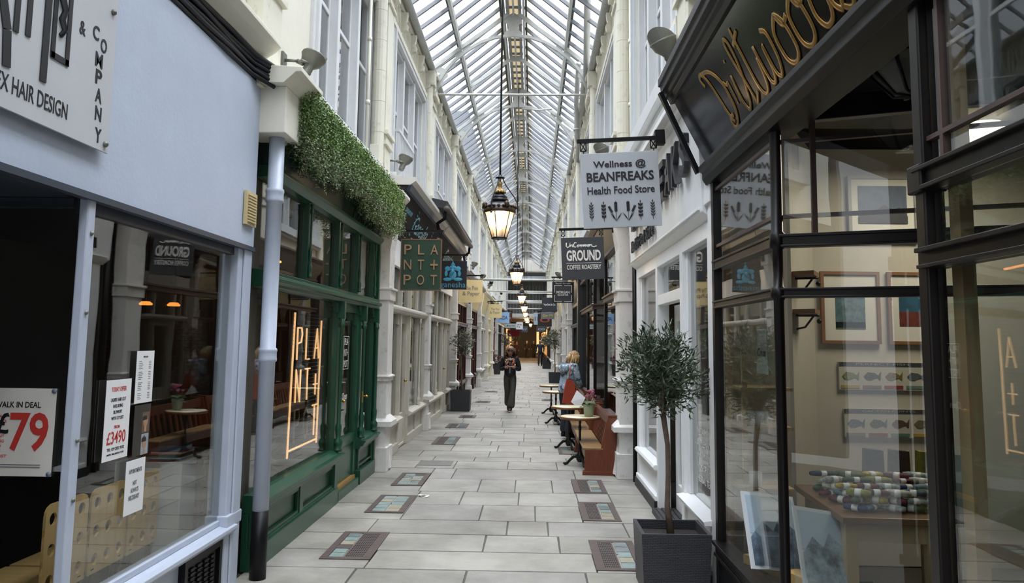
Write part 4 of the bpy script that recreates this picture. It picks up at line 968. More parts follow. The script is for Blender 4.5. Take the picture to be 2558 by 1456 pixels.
def picture(x0,x1,y,z0,z1,lab,fm,pics,fw_=.025,mount=.06):
    r=thing('framed_picture',lab,'picture',((x0+x1)/2,y,z0)); m=MB()
    m.box(x0,x1,y-.03,y,z0,z0+fw_); m.box(x0,x1,y-.03,y,z1-fw_,z1); m.box(x0,x0+fw_,y-.03,y,z0,z1); m.box(x1-fw_,x1,y-.03,y,z0,z1); m.build('frame',fm,r)
    m=MB(); m.box(x0+fw_,x1-fw_,y-.012,y,z0+fw_,z1-fw_); m.build('mount',mat('picture_mount','cfccc2',.6,var=0),r)
    for (a,b_,c_,d_,mt) in pics: MB().box(x0+(x1-x0)*a,x0+(x1-x0)*b_,y-.015,y-.011,z0+(z1-z0)*c_,z0+(z1-z0)*d_).build('print',mt,r)
    return r
P1=mat('print_landscape','4f6f74',.5,var=.7,scale=22); P2=mat('print_blue_sea','27556b',.5,var=.5,scale=16); P3=mat('print_red_hill','6b2f28',.5,var=.5,scale=20); P4=mat('print_green_field','3f5b35',.5,var=.5,scale=22)
OAK=mat('oak_picture_frame','7d5636',.5,var=.15)
picture(2.245,2.70,6.29,1.66,2.22,'oak-framed print of a coastal village, left of the two framed prints',OAK,[(.25,.75,.22,.62,P1),(.25,.75,.62,.74,P2),(.25,.75,.2,.3,P4)])
picture(2.76,3.16,6.29,1.66,2.22,'oak-framed blue and red print, right of the two framed prints',OAK,[(.22,.8,.45,.8,P2),(.22,.8,.25,.45,P3)])
mtp=mat('mountain_poster_blue','45566e',.5,var=.4,scale=8)
r=picture(2.48,3.02,6.29,2.45,2.98,'mountain poster with dark lettering high on the gift shop wall',mat('grey_poster_frame','8d8a82',.5),[(.15,.85,.35,.85,mtp)])
m=MB(); m.prism([(2.56,2.65),(2.62,2.7),(2.68,2.69),(2.76,2.75),(2.83,2.71),(2.88,2.73),(2.94,2.66),(2.94,2.6),(2.56,2.6)],1,6.268,6.273); m.build('mountains',mat('dark_mountain_print','23272e',.5),r)
text('MYNYDDOEDD ERYRI',.38,.04,INK,r,(2.75,6.276,2.52),0,ext=.002)
fc=['6f7a3c','4d5a40','7a6a3a','4c5a5a','5d6152','5b4a3a','6b6a4c','4f5d62']
for j,(x0,x1,z0,z1,tx) in enumerate(((2.37,3.03,1.31,1.52,'long fish print with a dark header, upper of the two'),(2.40,3.07,.95,1.165,'long fish print with a dark header, lower of the two'))):
    r=thing('fish_print',tx,'picture',((x0+x1)/2,6.28,z0)); MB().box(x0,x1,6.275,6.3,z0,z1).build('board',mat('print_board','b5b1a4',.5,var=.03),r)
    MB().box(x0,x1,6.27,6.276,z1-.028,z1).build('header',mat('print_header','33363a',.5),r); text(['PERFECT FISH','CADERN POINTS'][j],.4,.016,mat('pale_lettering','9a9a92',.5),r,((x0+x1)/2,6.27,z1-.014),0,ext=.001)
    for i in range(4):
        cx=x0+(x1-x0)*(i+.5)/4; cz=(z0+z1)/2-.0
        m=MB(); m.prism([(cx-.06,cz),(cx-.03,cz+.03),(cx+.02,cz+.025),(cx+.05,cz+.005),(cx+.07,cz+.035),(cx+.065,cz-.03),(cx+.04,cz-.01),(cx-.01,cz-.03),(cx-.04,cz-.025)],1,6.27,6.276); m.build('fish',mat('fish_ink_%d'%(i+j*4),fc[(i+j*3)%8],.5,var=.5,scale=60),r)
        MB().box(cx-.07,cx+.07,6.27,6.276,z0+.012,z0+.035).build('colour_band',mat('band_%d%d'%(i,j),['a98a3e','7d6a6c','8a3038','5c7a70'][(i+j)%4],.5),r)
for i,z in enumerate((1.86,2.12)):
    r=thing('wall_shelf',['small wooden shelf on a black iron bracket, lower one','small wooden shelf on a black iron bracket, upper one'][i],'shelf',(1.85,5.62,z)); MB().prism([(1.76,5.56),(1.86,5.74),(2.02,5.66),(1.9,5.42)],2,z,z+.03).build('board',OAK,r)
    m=MB(); m.tube([(1.82,5.66,z-.01),(1.98,5.57,z-.01)],.009,6); m.tube([(1.82,5.66,z-.11),(1.9,5.62,z-.09),(1.95,5.585,z-.01)],.008,6); m.ball((1.98,5.57,z-.05),.018,8); m.build('bracket',BLACK,r)
# display table with scarves
r=thing('display_table','pale wooden display table inside the right shop window','table',(1.95,4.7,0))
TW=mat('pale_table_wood','a89470',.5,var=.1,scale=5)
MB().prism([(1.60,4.25),(2.12,4.22),(2.55,5.15),(1.66,5.2)],2,.74,.775).build('tabletop',mat('brown_table_top','6e5137',.4,var=.15),r,bevel=.004)
for x,y in((1.66,4.32),(2.06,4.28),(1.74,5.12),(2.42,5.08)): MB().box(x-.03,x+.03,y-.03,y+.03,0,.74).build('leg',TW,r)
m=MB(); m.bar((1.66,4.31,.69),(2.06,4.27,.69),.03,.09); m.bar((1.66,4.32,.69),(1.74,5.12,.69),.03,.09); m.bar((1.66,4.31,.2),(2.06,4.27,.2),.03,.05); m.build('apron',TW,r)
SCC=['30406a','6d8a9a','a9b0ae','3c5a3a','8a8f3a','5a2430','c2bfb4','27455c','4d6a4a','b7a23a','70303a','98a8a4']
def scarf():
    r=thing('rolled_scarf','','scarf'); m=MB(); q=random.Random(3)
    m.tube([(-.08,0,0),(-.04,.002,.002),(.04,-.002,0),(.08,0,.0)],[.022,.026,.026,.022],10,flat=.75); return r,m
for i in range(60):
    lay=i//20; u=(i%20); a=(u%5)/5+.08; b_=(u//5)/4+.1
    x=1.68+.75*a*(.62+.38*b_)+.03*b_+(.02 if lay else 0); y=4.32+.8*b_+R_.uniform(-.02,.02); x=min(x,2.12+.35*b_)
    c_=SCC[i%12]; c2=SCC[(i*5+3)%12]; z=.775+.021+lay*.038
    rs=thing('rolled_scarf',['navy','dusty blue','pale grey','forest green','olive yellow','maroon','ivory','teal blue','leaf green','mustard','wine red','sage grey'][i%12]+' rolled scarf, '+['lower layer','upper layer','top'][lay]+' of the heap, '+['front','second','third','back'][int(u//5)]+' row, '+['far left','left','middle','right','far right'][u%5],'scarf',(x,y,z),rz=R_.uniform(-.9,.9),group='rolled scarves on the display table')
    L_=R_.uniform(.055,.085); w_=R_.uniform(.8,1.1); m=MB(); m.tube([(-L_,0,0),(-L_*.6,.003,.001),(L_*.6,-.003,0),(L_,0,.0)],[.018*w_,.024*w_,.023*w_,.017*w_],10,flat=.75); m.build('roll',[mat('scarf_'+c_,c_,.7,var=.6,scale=45)],rs,False)
    m=MB(); m.tube([(-.016,0,0),(.016,0,0)],[.0255*w_,.0255*w_],10,flat=.76); m.build('paper_band',PAPER,rs,False)
for i,(x,y,a) in enumerate(((2.2,5.28,0),(2.35,5.25,.1),(2.5,5.2,-.1),(2.62,5.1,.1))):
    o=MB(); o.prism([(x-.07,.55),(x+.07,.55),(x+.06,.98),(x-.05,.99)],1,y,y+.06); o=o.build('hanging_scarf',mat('hang_scarf_%d'%i,['1f3340','4d3a2a','8a8a30','3d4a44'][i],.7,var=.6,scale=30)); tag(o,['dark blue','brown','yellow-green','grey-green'][i]+' scarf hanging behind the display table','scarf','scarves hung behind the table')
m=MB(); 
r=thing('box_of_scarves','low box of folded scarves under the display table','box',(1.88,4.7,0)); MB().box(1.74,2.04,4.45,5.0,.02,.22).build('box',mat('dark_crate','3b3128',.7),r)
for i in range(5): MB().tube([(1.77+.02*i,4.5+i*.1,.25),(2.0,4.48+i*.1,.26)],.04,8,flat=.6).build('folded_scarf',MT['scarf_'+SCC[(i*3+3)%12]],r)
# landscape boards leaning on a rail in the window
for i,(x,y,w_,h_,ang,cc,lab) in enumerate(((1.36,4.55,.34,.42,.35,'66788a','mountain landscape board leaning in the window, left one in a pale mount'),(1.52,4.25,.30,.4,.45,'8a9aa4','snowy mountain board leaning in the window, right front one'))):
    r=thing('landscape_board',lab,'picture',(x,y,.42),rz=.35); r.rotation_euler=(-.45,ang*.4,.3)
    MB().box(-w_/2,w_/2,-.006,.006,0,h_).build('board',mat('board_white','c2c6c8',.5,var=.03),r,False)
    MB().box(-w_/2+.02,w_/2-.02,-.009,-.005,h_*.45,h_-.02).build('sky',mat('board_sky','a3b4bf',.5,var=.1,scale=5),r,False)
    m=MB(); m.prism([(-w_/2+.02,h_*.4),(-w_*.2,h_*.62),(0,h_*.5),(w_*.15,h_*.7),(w_/2-.02,h_*.52),(w_/2-.02,.02),(-w_/2+.02,.02)],1,-.011,-.0085); m.build('mountain',mat('board_mtn_%d'%i,cc,.5,var=.8,scale=14),r,False)
r=thing('picture_rail','honey wooden ledge holding the landscape boards','shelf',(1.4,4.4,.36)); MB().bar((1.3,4.9,.40),(1.62,4.1,.40),.1,.05).build('ledge',WOODP,r)
m=MB(); m.bar((1.34,4.8,.375),(1.34,4.8,0),.04,.04,up=(0,1,0)); m.bar((1.58,4.2,.375),(1.58,4.2,0),.04,.04,up=(0,1,0)); m.build('support',WOODP,r)
r=thing('window_shelving','pale shelving with mugs behind the left pane of the right bay','shelf',(1.42,5.2,0))
for z in(.75,1.12,1.36): MB().box(1.3,1.62,5.05,5.4,z,z+.02).build('shelf_board',TW,r)
MB().box(1.31,1.34,5.05,5.08,.4,1.6).build('upright',TW,r)
for i,(x,y,z) in enumerate(((1.36,5.12,1.14),(1.45,5.14,1.14),(1.40,5.12,.77))):
    r=thing('mug',['patterned mug, left on the middle shelf','plain white mug beside the patterned mug','white mug on the lowest window shelf'][i],'mug',(x,y,z)); MB().lathe([(.036,0),(.04,.01),(.04,.09),(.036,.09),(.034,.015)],(x,y,z),16).build('body',WHITE,r); MB().tube([(x-.038,y,z+.07),(x-.065,y,z+.06),(x-.065,y,z+.03),(x-.038,y,z+.02)],.006,6).build('handle',WHITE,r)
r=thing('bunting_bag','white cloth bag printed Calon hanging behind the left pane','bag',(1.4,4.9,1.5)); MB().prism([(4.8,1.47),(5.05,1.47),(5.02,1.74),(4.83,1.74)],0,1.40,1.415).build('cloth',mat('pale_cloth','b8bdb4',.8),r); text('Calon',.17,.05,INK,r,(1.398,4.93,1.6),-PI/2,ext=.001,shear=.3)
# white end post right
m=MB(); RS.b(m,-.05,.02,5.45,5.6,0,2.9); RS.b(m,-.05,.04,5.44,5.62,2.62,2.9); struct(m,'trim_post_right',WHITE,bevel=.004)
# ---------------------------------------------------------------- RIGHT 2: white health food shop
BF=thing('shopfront','white health food shopfront with raised dark letters on the right','shopfront',(1.25,7.8,0))
m=MB(); s.prism(m,[(-.02,2.52),(.05,2.58),(.09,3.42),(-.12,3.42),(-.12,2.52)],5.62,9.72); m.build('fascia',WHITE,BF,bevel=.004)
m=MB(); s.b(m,.0,.14,5.62,9.75,3.42,3.47); s.b(m,.0,.2,5.62,9.75,3.47,3.52); s.b(m,.05,.065,5.7,9.66,2.6,2.62); m.build('cornice',WHITE,BF,bevel=.004)
LET=mat('charcoal_raised_letters','242427',.4)
for i,ch in enumerate('BEANFREAKS'):
    text(ch,.25,.34,LET,BF,(1.17,9.0-i*.33,3.08),-PI/2,ext=.04,bold=.02,rx=0)
for i,ch in enumerate('Health Food Store'):
    if ch!=' ': text(ch,(.045 if ch in'lt' else .075),.13 if ch in'HlthFdS' else .1,LET,BF,(1.178,9.28-i*.098,2.74+(.012 if ch in'HlthFdS' else 0)),-PI/2,ext=.025,bold=.015)
m=MB()
for a,b_ in((9.42,9.6),(8.02,8.12),(6.68,6.8),(5.6,5.72)): s.b(m,-.12,.0,a,b_,0,2.52)
s.b(m,-.12,.0,5.6,9.6,2.4,2.52); s.b(m,-.1,-.01,6.8,8.02,2.02,2.12); s.b(m,-.09,-.03,9.36,9.42,.4,2.4); s.b(m,-.09,-.03,8.12,8.18,.4,2.4); s.b(m,-.09,-.03,6.6,6.68,.45,2.4)
m.build('frame',WHITE,BF,bevel=.004)
m=MB(); s.prism(m,[(-.12,.40),(.03,.40),(.045,.425),(.03,.45),(-.12,.47)],8.08,9.5); s.b(m,-.1,-.02,8.12,9.5,.14,.4); s.b(m,-.1,.02,8.1,9.55,.1,.15); s.prism(m,[(-.12,.40),(.05,.40),(.06,.43),(-.12,.46)],5.68,6.72); s.b(m,-.1,-.02,5.7,6.7,.1,.4); m.build('stall_riser',WHITE,BF,bevel=.004)
for a,b_ in((8.1,9.6),(5.6,6.75)):
    m=MB(); s.b(m,-.13,.03,a,b_,0,.1); m.build('plinth',mat('black_plinth','1d1d1f',.5),BF)
gpane(BF,s,-.06,8.18,9.36,.47,2.4); gpane(BF,s,-.06,5.72,6.6,.46,2.4); gpane(BF,s,-.06,6.85,7.97,2.12,2.4)
m=MB(); s.b(m,-.22,-.17,6.8,6.92,.05,2.02); s.b(m,-.22,-.17,7.9,8.02,.05,2.02); s.b(m,-.22,-.17,6.92,7.9,1.86,2.02); s.b(m,-.22,-.17,6.92,7.9,.05,.3); d=m.build('door',WHITE,BF,bevel=.004)
m=MB(); s.b(m,-.2,-.195,6.92,7.9,.3,1.86); m.build('pane',GL,d)
m=MB(); s.b(m,-.2,.06,6.8,8.05,0,.05)
for i in range(4): s.b(m,-.15+i*.05,-.12+i*.05,6.85,8.0,.05,.06)
m.build('doormat_strip',mat('ribbed_black_mat','2a2a2c',.5),BF)
wl_=thing('window_lettering','white product list lettering low on the health food window','lettering',(1.3,6.1,.8))
for i,t_ in enumerate(('VITAMINS','SUPPLEMENTS','HEALTHY FOODS','HOMEOPATHY','HERBAL TEAS')): text(t_,.5,.05,WL,wl_,(1.305,6.15,.98-i*.09),-PI/2,ext=.001)
o=MB(); s.b(o,-.066,-.063,5.72,6.6,.86,.865); o.build('line',WL,wl_)
MB().tube([(1.262,9.8,.0),(1.262,9.8,3.3)],.036,12).build('x',BLACK); o=bpy.data.objects['x']; o.name='downpipe'; tag(o,'black downpipe at the left end of the white shopfront','pipe')
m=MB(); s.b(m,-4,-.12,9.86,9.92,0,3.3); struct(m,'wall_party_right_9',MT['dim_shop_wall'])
r=low_pilaster(RS,9.95,10.38,'peeling white pilaster at the end of the pews',dd=.17)
# ---------------------------------------------------------------- RIGHT 3: coffee roastery with dark frames
CF=thing('shopfront','dark-framed coffee shopfront with brick pier behind the pews','shopfront',(1.25,14.8,0))
m=MB()
Q0=(1.22,10.45);Q1=(1.22,13.2);Q2=(1.85,13.75);Q3=(1.85,14.9);Q4=(1.22,15.5);Q5=(1.22,19.3)
for z0,z1,d in((2.28,2.36,.1),(2.35,2.38,.15),(3.0,3.06,.12),(.5,.56,.1),(.55,.58,.14)): 
    pass
for pl in((Q0,Q1),(Q1,Q2),(Q3,Q4),(Q4,Q5)):
    m=MB()
    for z0,z1,d in((2.28,2.36,.1),(2.35,2.38,.15),(3.0,3.06,.12),(.5,.56,.1),(.55,.58,.14)): mould(m,pl,z0,z1,d)
    m.build('rails',BROWN,CF,bevel=.003)
m=MB()
for p in(Q1,Q2,Q3,Q4,(1.22,10.5),(1.22,17.3)): m.box(p[0]-.03,p[0]+.03,p[1]-.03,p[1]+.03,0,3.05)
m.build('posts',BRON,CF)
for pl in((Q0,Q1),(Q1,Q2),(Q3,Q4),(Q4,Q5)):
    m=MB(); mould(m,pl,0,.5,.05); m.build('stall_riser',mat('dark_green_tile','1d3a2e',.25,var=.2),CF)
for a,b_ in((Q0,Q1),(Q1,Q2),(Q3,Q4),(Q4,Q5)):
    for z0,z1 in((.58,2.28),(2.38,3.0)): m=MB(); m.bar((a[0],a[1],(z0+z1)/2),(b_[0],b_[1],(z0+z1)/2),.006,z1-z0); m.build('pane',GL,CF)
m=MB(); s.prism(m,[(-.08,3.06),(.04,3.06),(.22,3.4),(-.08,3.42)],10.4,19.35); m.build('fascia',mat('grey_brown_fascia','6d675e',.5),CF)
m=MB(); s.prism(m,[(-.0,3.4),(.24,3.4),(.3,3.46),(.3,3.5),(0,3.52)],10.4,19.35); m.build('cornice',BROWN,CF)
m=bpy.data.materials.new('brick_pier'); m.use_nodes=True; t=m.node_tree; bs=t.nodes['Principled BSDF']; bk=t.nodes.new('ShaderNodeTexBrick'); gg=t.nodes.new('ShaderNodeNewGeometry'); mp_=t.nodes.new('ShaderNodeMapping'); mp_.inputs['Rotation'].default_value=(PI/2,0,0); mp_.inputs['Scale'].default_value=(4,4,4)
sp_=t.nodes.new('ShaderNodeSeparateXYZ'); cb=t.nodes.new('ShaderNodeCombineXYZ'); ad=t.nodes.new('ShaderNodeMath'); t.links.new(gg.outputs['Position'],sp_.inputs[0]); t.links.new(sp_.outputs[0],ad.inputs[0]); t.links.new(sp_.outputs[1],ad.inputs[1]); t.links.new(ad.outputs[0],cb.inputs[0]); t.links.new(sp_.outputs[2],cb.inputs[1]); t.links.new(cb.outputs[0],bk.inputs[0])
bk.inputs['Scale'].default_value=4.4; bk.inputs['Color1'].default_value=(*srgb('5e3f33'),1); bk.inputs['Color2'].default_value=(*srgb('7a5646'),1); bk.inputs['Mortar'].default_value=(*srgb('2c2420'),1); bk.inputs['Mortar Size'].default_value=.03; t.links.new(bk.outputs[0],bs.inputs['Base Color']); bs.inputs['Roughness'].default_value=.8
BRICK=m
o=MB().box(1.32,1.62,12.55,12.95,0,2.9).build('brick_pier',BRICK); tag(o,'narrow brick pier standing behind the dark-framed coffee shop window','pier')
o=MB().box(1.6,5,10.6,10.68,0,3.2); struct(o,'wall_coffee',BRICK)
o=MB().box(2.6,2.68,10.7,19.2,0,3.2); struct(o,'wall_coffee_rear',mat('coffee_wall','54463a',.8,var=.3,scale=2))
o=MB(); RS.b(o,-.02,.14,19.3,19.7,0,3.3); o=o.build('black_pillar',GREYP); tag(o,'tall charcoal pillar between the coffee shop and the next shop','pillar')
sr=[(3,GREYP,GREYP,'charcoal shopfront beyond the coffee shop on the right'),(4,OFFW,OFFW,'off-white shopfront beyond the charcoal one on the right'),(5,GREYP,YEL,'dark shopfront with a yellow fascia on the right'),(6,YEL,YEL,'pale yellow shopfront far along the right'),
(7,OFFW,GREYP,'off-white shopfront with charcoal fascia far along the right'),(8,BROWN,OFFW,'brown shopfront far along the right'),(9,OFFW,MAROON,'off-white shopfront with maroon fascia far along the right'),(10,GREYP,GREYP,'charcoal shopfront far along the right'),(11,MAROON,GAN,'maroon shopfront at the right end of the glazed roof')]
for k,mt,fm,lab in sr:
    y0,y1=YK[k]+.17+(.0 if k>3 else .0),YK[k+1]-.14
    if k==3: y0=19.75
    shop('right',y0,min(y1,61.6),mt,fm,lab,door=.35 if k%2 else .7,near=k<6,glow=('ffc27a',1.5) if k in(7,9) else None)
    if k>3 and k<9: lp('right',k,'white pilaster between shopfronts on the right, %s from the camera'%ordn[k])
# ---------------------------------------------------------------- far end: lower passage
m=MB(); m.box(-6.2,-2.1,61.9,62.2,0,9.5); m.box(1.3,5.4,61.9,62.2,0,9.5); struct(m,'wall_end_gable',CREAM)
m=MB(); m.box(-2.1,1.3,61.7,62.0,3.45,3.75); m.box(-2.1,1.3,61.75,61.95,5.3,5.42); struct(m,'trim_end_beam',OFFW)
m=MB(); m.box(-6.2,5.4,72.0,72.3,3.7,9.0); m.box(-2.3,-2.1,62.2,72,3.7,9.0); m.box(1.3,1.5,62.2,72,3.7,9.0); struct(m,'wall_end_court',mat('dim_stone_wall','8d8a82',.8,var=.15,scale=1))
m=MB(); m.box(-2.3,1.5,62.2,66.0,7.0,7.1); m.box(-2.3,1.5,69.2,72.2,7.0,7.1); struct(m,'ceiling_end_court',mat('dull_grey_ceiling','7c7c78',.8))
m=MB(); m.box(-2.3,1.5,66.0,69.2,7.04,7.05); struct(m,'ceiling_added_skylight',GLR)  # skylight added to let daylight into the dark end court
m=MB()
for i in range(12):
    x=-1.95+i*.29; m.box(x-.05,x+.05,71.85,72,3.8,6.6)
m.box(-2.1,1.3,71.8,72,3.62,3.85); struct(m,'trim_end_panelling',mat('grey_white_panelling','a9a8a2',.7))
for i,(x,z,lab) in enumerate(((-.4,4.55,'broad grey duct crossing the arcade at the far end of the glazed roof'),(-.4,4.1,'long grey fluorescent batten below the far duct'))):
    o=MB().tube([(x-1.5,60.5+i*.7,z),(x+1.5,60.5+i*.7,z)],.12-.06*i,10).build('duct' if i==0 else 'batten_light',STEELW); tag(o,lab,'duct' if i==0 else 'light')
m=MB(); m.box(-2.05,1.3,62.2,100,3.5,3.6); struct(m,'ceiling_passage',mat('passage_ceiling','5c5852',.8))
m=MB(); m.box(-2.3,-2.05,62.2,100,0,3.6); m.box(1.25,1.5,62.2,100,0,3.6); m.box(-2.3,1.5,100,100.2,0,3.6); struct(m,'wall_passage',mat('passage_wall','5a4636',.8,var=.3,scale=1))
for i in range(7):
    y=64.5+i*5
    for sd,x in(('left',-2.03),('right',1.23)):
        o=MB().box(x-.02,x+.02,y,y+3.2,.5,2.6).build('lit_shop_window',mat('warm_lit_window_%d'%(i%2),['d8a860','8a6a42'][i%2],.4,var=.5,scale=1.5,emit=['ffc070','e0a060'][i%2],es=[.8,.3][i%2])); tag(o,'warmly lit shop window in the covered passage, %s on the %s'%(ordn[i],sd),'shop window')
o=MB().box(-1.6,.9,99.8,99.95,.2,3.0).build('end_shop_window',mat('end_warm_window','e0b070',.4,var=.5,scale=2,emit='ffc880',es=.7)); tag(o,'warmly lit shop window closing the far end of the arcade','shop window')
for i in range(4):  # lamps added under the passage ceiling to lift its darkness
    l=bpy.data.lights.new('added_passage_lamp','POINT'); l.energy=60; l.color=(1,.8,.55); l.shadow_soft_size=.2
    b_=MB().lathe([(.15,0),(.18,.06),(.05,.14),(.001,.14)],(CX_,66+i*9,3.35),12).build('ceiling_lamp',LREF); tag(b_,'round ceiling lamp in the far passage, %s one'%ordn[i],'light'); lo=bpy.data.objects.new('added_passage_lamp',l); COL.objects.link(lo); lo.parent=b_; lo.location=(CX_,66+i*9,3.25)
# ================================================================ HANGING LANTERNS
def make_lantern():
    r=thing('hanging_lantern','','lantern')
    def band(R,z,h,mt,nm,n=8): 
        return MB().lathe([(R-.012,0),(R,0),(R+.004,h/2),(R,h),(R-.012,h)],(0,0,z),16).build(nm,mt,r,False)
    m=MB(); m.lathe([(.171,.345),(.178,.35),(.178,.36),(.12,.40),(.085,.43),(.08,.436),(.098,.44),(.1,.452),(.09,.462),(.085,.475),(.09,.482),(.07,.5),(.05,.52),(.045,.535),(.001,.535)],(0,0,0),16); m.build('hood',LBLK,r,False)
    m=MB(); m.lathe([(.16,.3),(.182,.3),(.186,.32),(.182,.35),(.165,.352)],(0,0,0),16)
    for i in range(20):
        a=2*PI*i/20; R=.187; m.lathe([(.001,-.014),(.016,-.004),(.018,.008),(.001,.02)],(R*math.cos(a),R*math.sin(a),.362),6)
    for i in range(4):
        a=2*PI*i/4+.5; R=.185; m.lathe([(.012,0),(.026,.02),(.028,.045),(.012,.065),(.001,.07)],(R*math.cos(a),R*math.sin(a),.35),8)
    m.build('crown_band',LBRN,r,False)
    m=MB(); m.lathe([(.045,.53),(.062,.538),(.064,.555),(.05,.565),(.03,.58),(.018,.6),(.026,.625),(.028,.645),(.012,.67),(.006,.7),(.001,.705)],(0,0,0),14)
    for i in range(12):
        a=2*PI*i/12; m.ball((.06*math.cos(a),.06*math.sin(a),.54),.014,6)
    m.build('gilt_finial',GILT,r,False)
    # glass cone, tapering downwards
    m=MB(); vs=[];fs=[];n=6
    for R,z in((.168,.30),(.082,.015)):
        for i in range(n): a=2*PI*(i+.25)/n; vs.append((R*math.cos(a),R*math.sin(a),z))
    for i in range(n): fs.append((i,(i+1)%n,n+(i+1)%n,n+i))
    m.add(vs,fs); m.build('glass',GLL,r,False)
    m=MB()
    for i in range(n): a=2*PI*(i+.25)/n; m.tube([(.17*math.cos(a),.17*math.sin(a),.30),(.084*math.cos(a),.084*math.sin(a),.01)],.0055,5)
    m.lathe([(.08,0),(.09,0),(.092,.01),(.09,.02),(.08,.02)],(0,0,0),12)
    for i in range(3): a=2*PI*(i+.2)/3; m.tube([(.08*math.cos(a),.08*math.sin(a),.0),(.08*math.cos(a),.08*math.sin(a),-.025)],.005,5)
    m.build('glazing_frame',LBLK,r,False)
    MB().lathe([(.001,.296),(.085,.296),(.09,.3),(.001,.3)],(0,0,0),16).build('reflector',LREF,r,False)
    MB().lathe([(.001,.1),(.025,.115),(.048,.15),(.052,.18),(.04,.2),(.001,.2)],(0,0,0),14).build('bulb',BULB,r,False)
    MB().tube([(0,0,.2),(0,0,.3)],.012,6).build('bulb_stem',LBLK,r,False)
    m=MB()
    for i in range(3):
        a=2*PI*i/3+.12; c,s_=math.cos(a),math.sin(a)
        m.tube([(R*c,R*s_,z) for R,z in((.03,.71),(.045,.67),(.07,.62),(.12,.55),(.165,.49),(.2,.42),(.21,.34),(.208,.29))],.0065,6); m.ball((.208*c,.208*s_,.285),.014,6); m.tube([(.208*c,.208*s_,.285),(.17*c,.17*s_,.3)],.006,5)
    m.lathe([(.02,.7),(.055,.705),(.055,.715),(.02,.72),(.02,.74)],(0,0,0),8); m.build('cradle',LBLK,r,False)
    return r
lan=make_lantern(); 
for i,(x,y,z,rz_) in enumerate(((-.38,9.02,2.80,-.02),(-.375,19.25,2.99,.5),(-.375,29.4,2.99,.2),(-.375,38.6,3.0,.9),(-.375,47.6,3.0,.1),(-.375,56.6,3.0,.4),(-.1,65,2.75,.3))):
    o=lan if i==0 else dup(lan,(0,0,0)); o.location=(x,y,z); o.rotation_euler=(0,0,rz_); o['group']='hanging lanterns'
    o['label']=['glowing black and gilt hanging lantern, nearest and largest','glowing hanging lantern, second along the arcade','glowing hanging lantern, third along the arcade','glowing hanging lantern, fourth along the arcade','glowing hanging lantern, fifth along the arcade','glowing hanging lantern, sixth along the arcade','small glowing lantern hanging in the far covered passage'][i]
    top=7.95 if y<62 else 3.48
    MB().tube([(x,y,z+.73),(x,y,top)],.011,8).build('suspension_rod',LBLK,o)
    l=bpy.data.lights.new('lantern_bulb','POINT'); l.energy=16; l.color=(1,.78,.5); l.shadow_soft_size=.05
    lo=bpy.data.objects.new('lantern_bulb',l); COL.objects.link(lo); lo.parent=o; lo.location=(0,0,.235)
# ================================================================ HANGING SIGNS
def hsign(side,y,x0,x1,z0,z1,mt,lab,bord=None,bw=.012,thick=.02,hook=True,tilt=0,bar=True):
    xw=-1.84 if side=='left' else 1.06
    r=thing('hanging_sign',lab,'sign',((x0+x1)/2,y,z1+.1)); 
    r.rotation_euler=(0,tilt,0)
    MB().box(x0,x1,y-thick/2,y+thick/2,z0,z1).build('board',mt,r,bevel=.003)
    if bord:
        m=MB(); yf=y-thick/2-.004
        for a,b_,c,d in((x0,x1,z0,z0+bw),(x0,x1,z1-bw,z1),(x0,x0+bw,z0,z1),(x1-bw,x1,z0,z1)): m.box(a,b_,yf,yf+.012+thick/2,c,d)
        m.build('border',bord,r)
    zb=z1+.11; far=x1 if side=='left' else x0
    m=MB(); m.bar((xw,y,zb),(far+(.02 if side=='left' else -.02),y,zb),.03,.03); m.box(xw-.04,xw+.04,y-.04,y+.04,zb-.06,zb+.06)
    sg_=1 if side=='left' else -1
    m.build('bar',BLACK,r)
    for xx in(x0+.03,x1-.03):
        m=MB(); h=.075
        for a,b_ in(((-.022,0),(.022,-h)),((.022,0),(-.022,-h)),((-.024,0),(-.024,-h)),((.024,0),(.024,-h)),((-.024,-h),(.024,-h))): m.bar((xx+a[0],y,zb-.012+a[1]),(xx+b_[0],y,zb-.012+b_[1]),.008,.008,up=(0,1,0))
        m.tube([(xx,y,zb-.012-h),(xx,y,z1-.005)],.005,6); m.build('hanger',BLACK,r)
    return r,y-thick/2
def T(r,s_,w_,h_,mt,x,y,z,**k): return text(s_,w_,h_,mt,r,(x,y-.001,z),0,ext=.003,**k)
BAR=mat('silver_sign_board','b3b5b8',.45,var=.03)
r,yf=hsign('right',6.6,.385,1.035,2.60,3.235,BAR,'silver square hanging sign reading Wellness @ BEANFREAKS Health Food Store',tilt=-.055)
T(r,'Wellness @',.44,.075,INK,.71,yf,3.13,bold=.02); T(r,'BEANFREAKS',.56,.08,INK,.71,yf,3.03,bold=.025); T(r,'Health Food Store',.56,.065,INK,.71,yf,2.915,bold=.015)
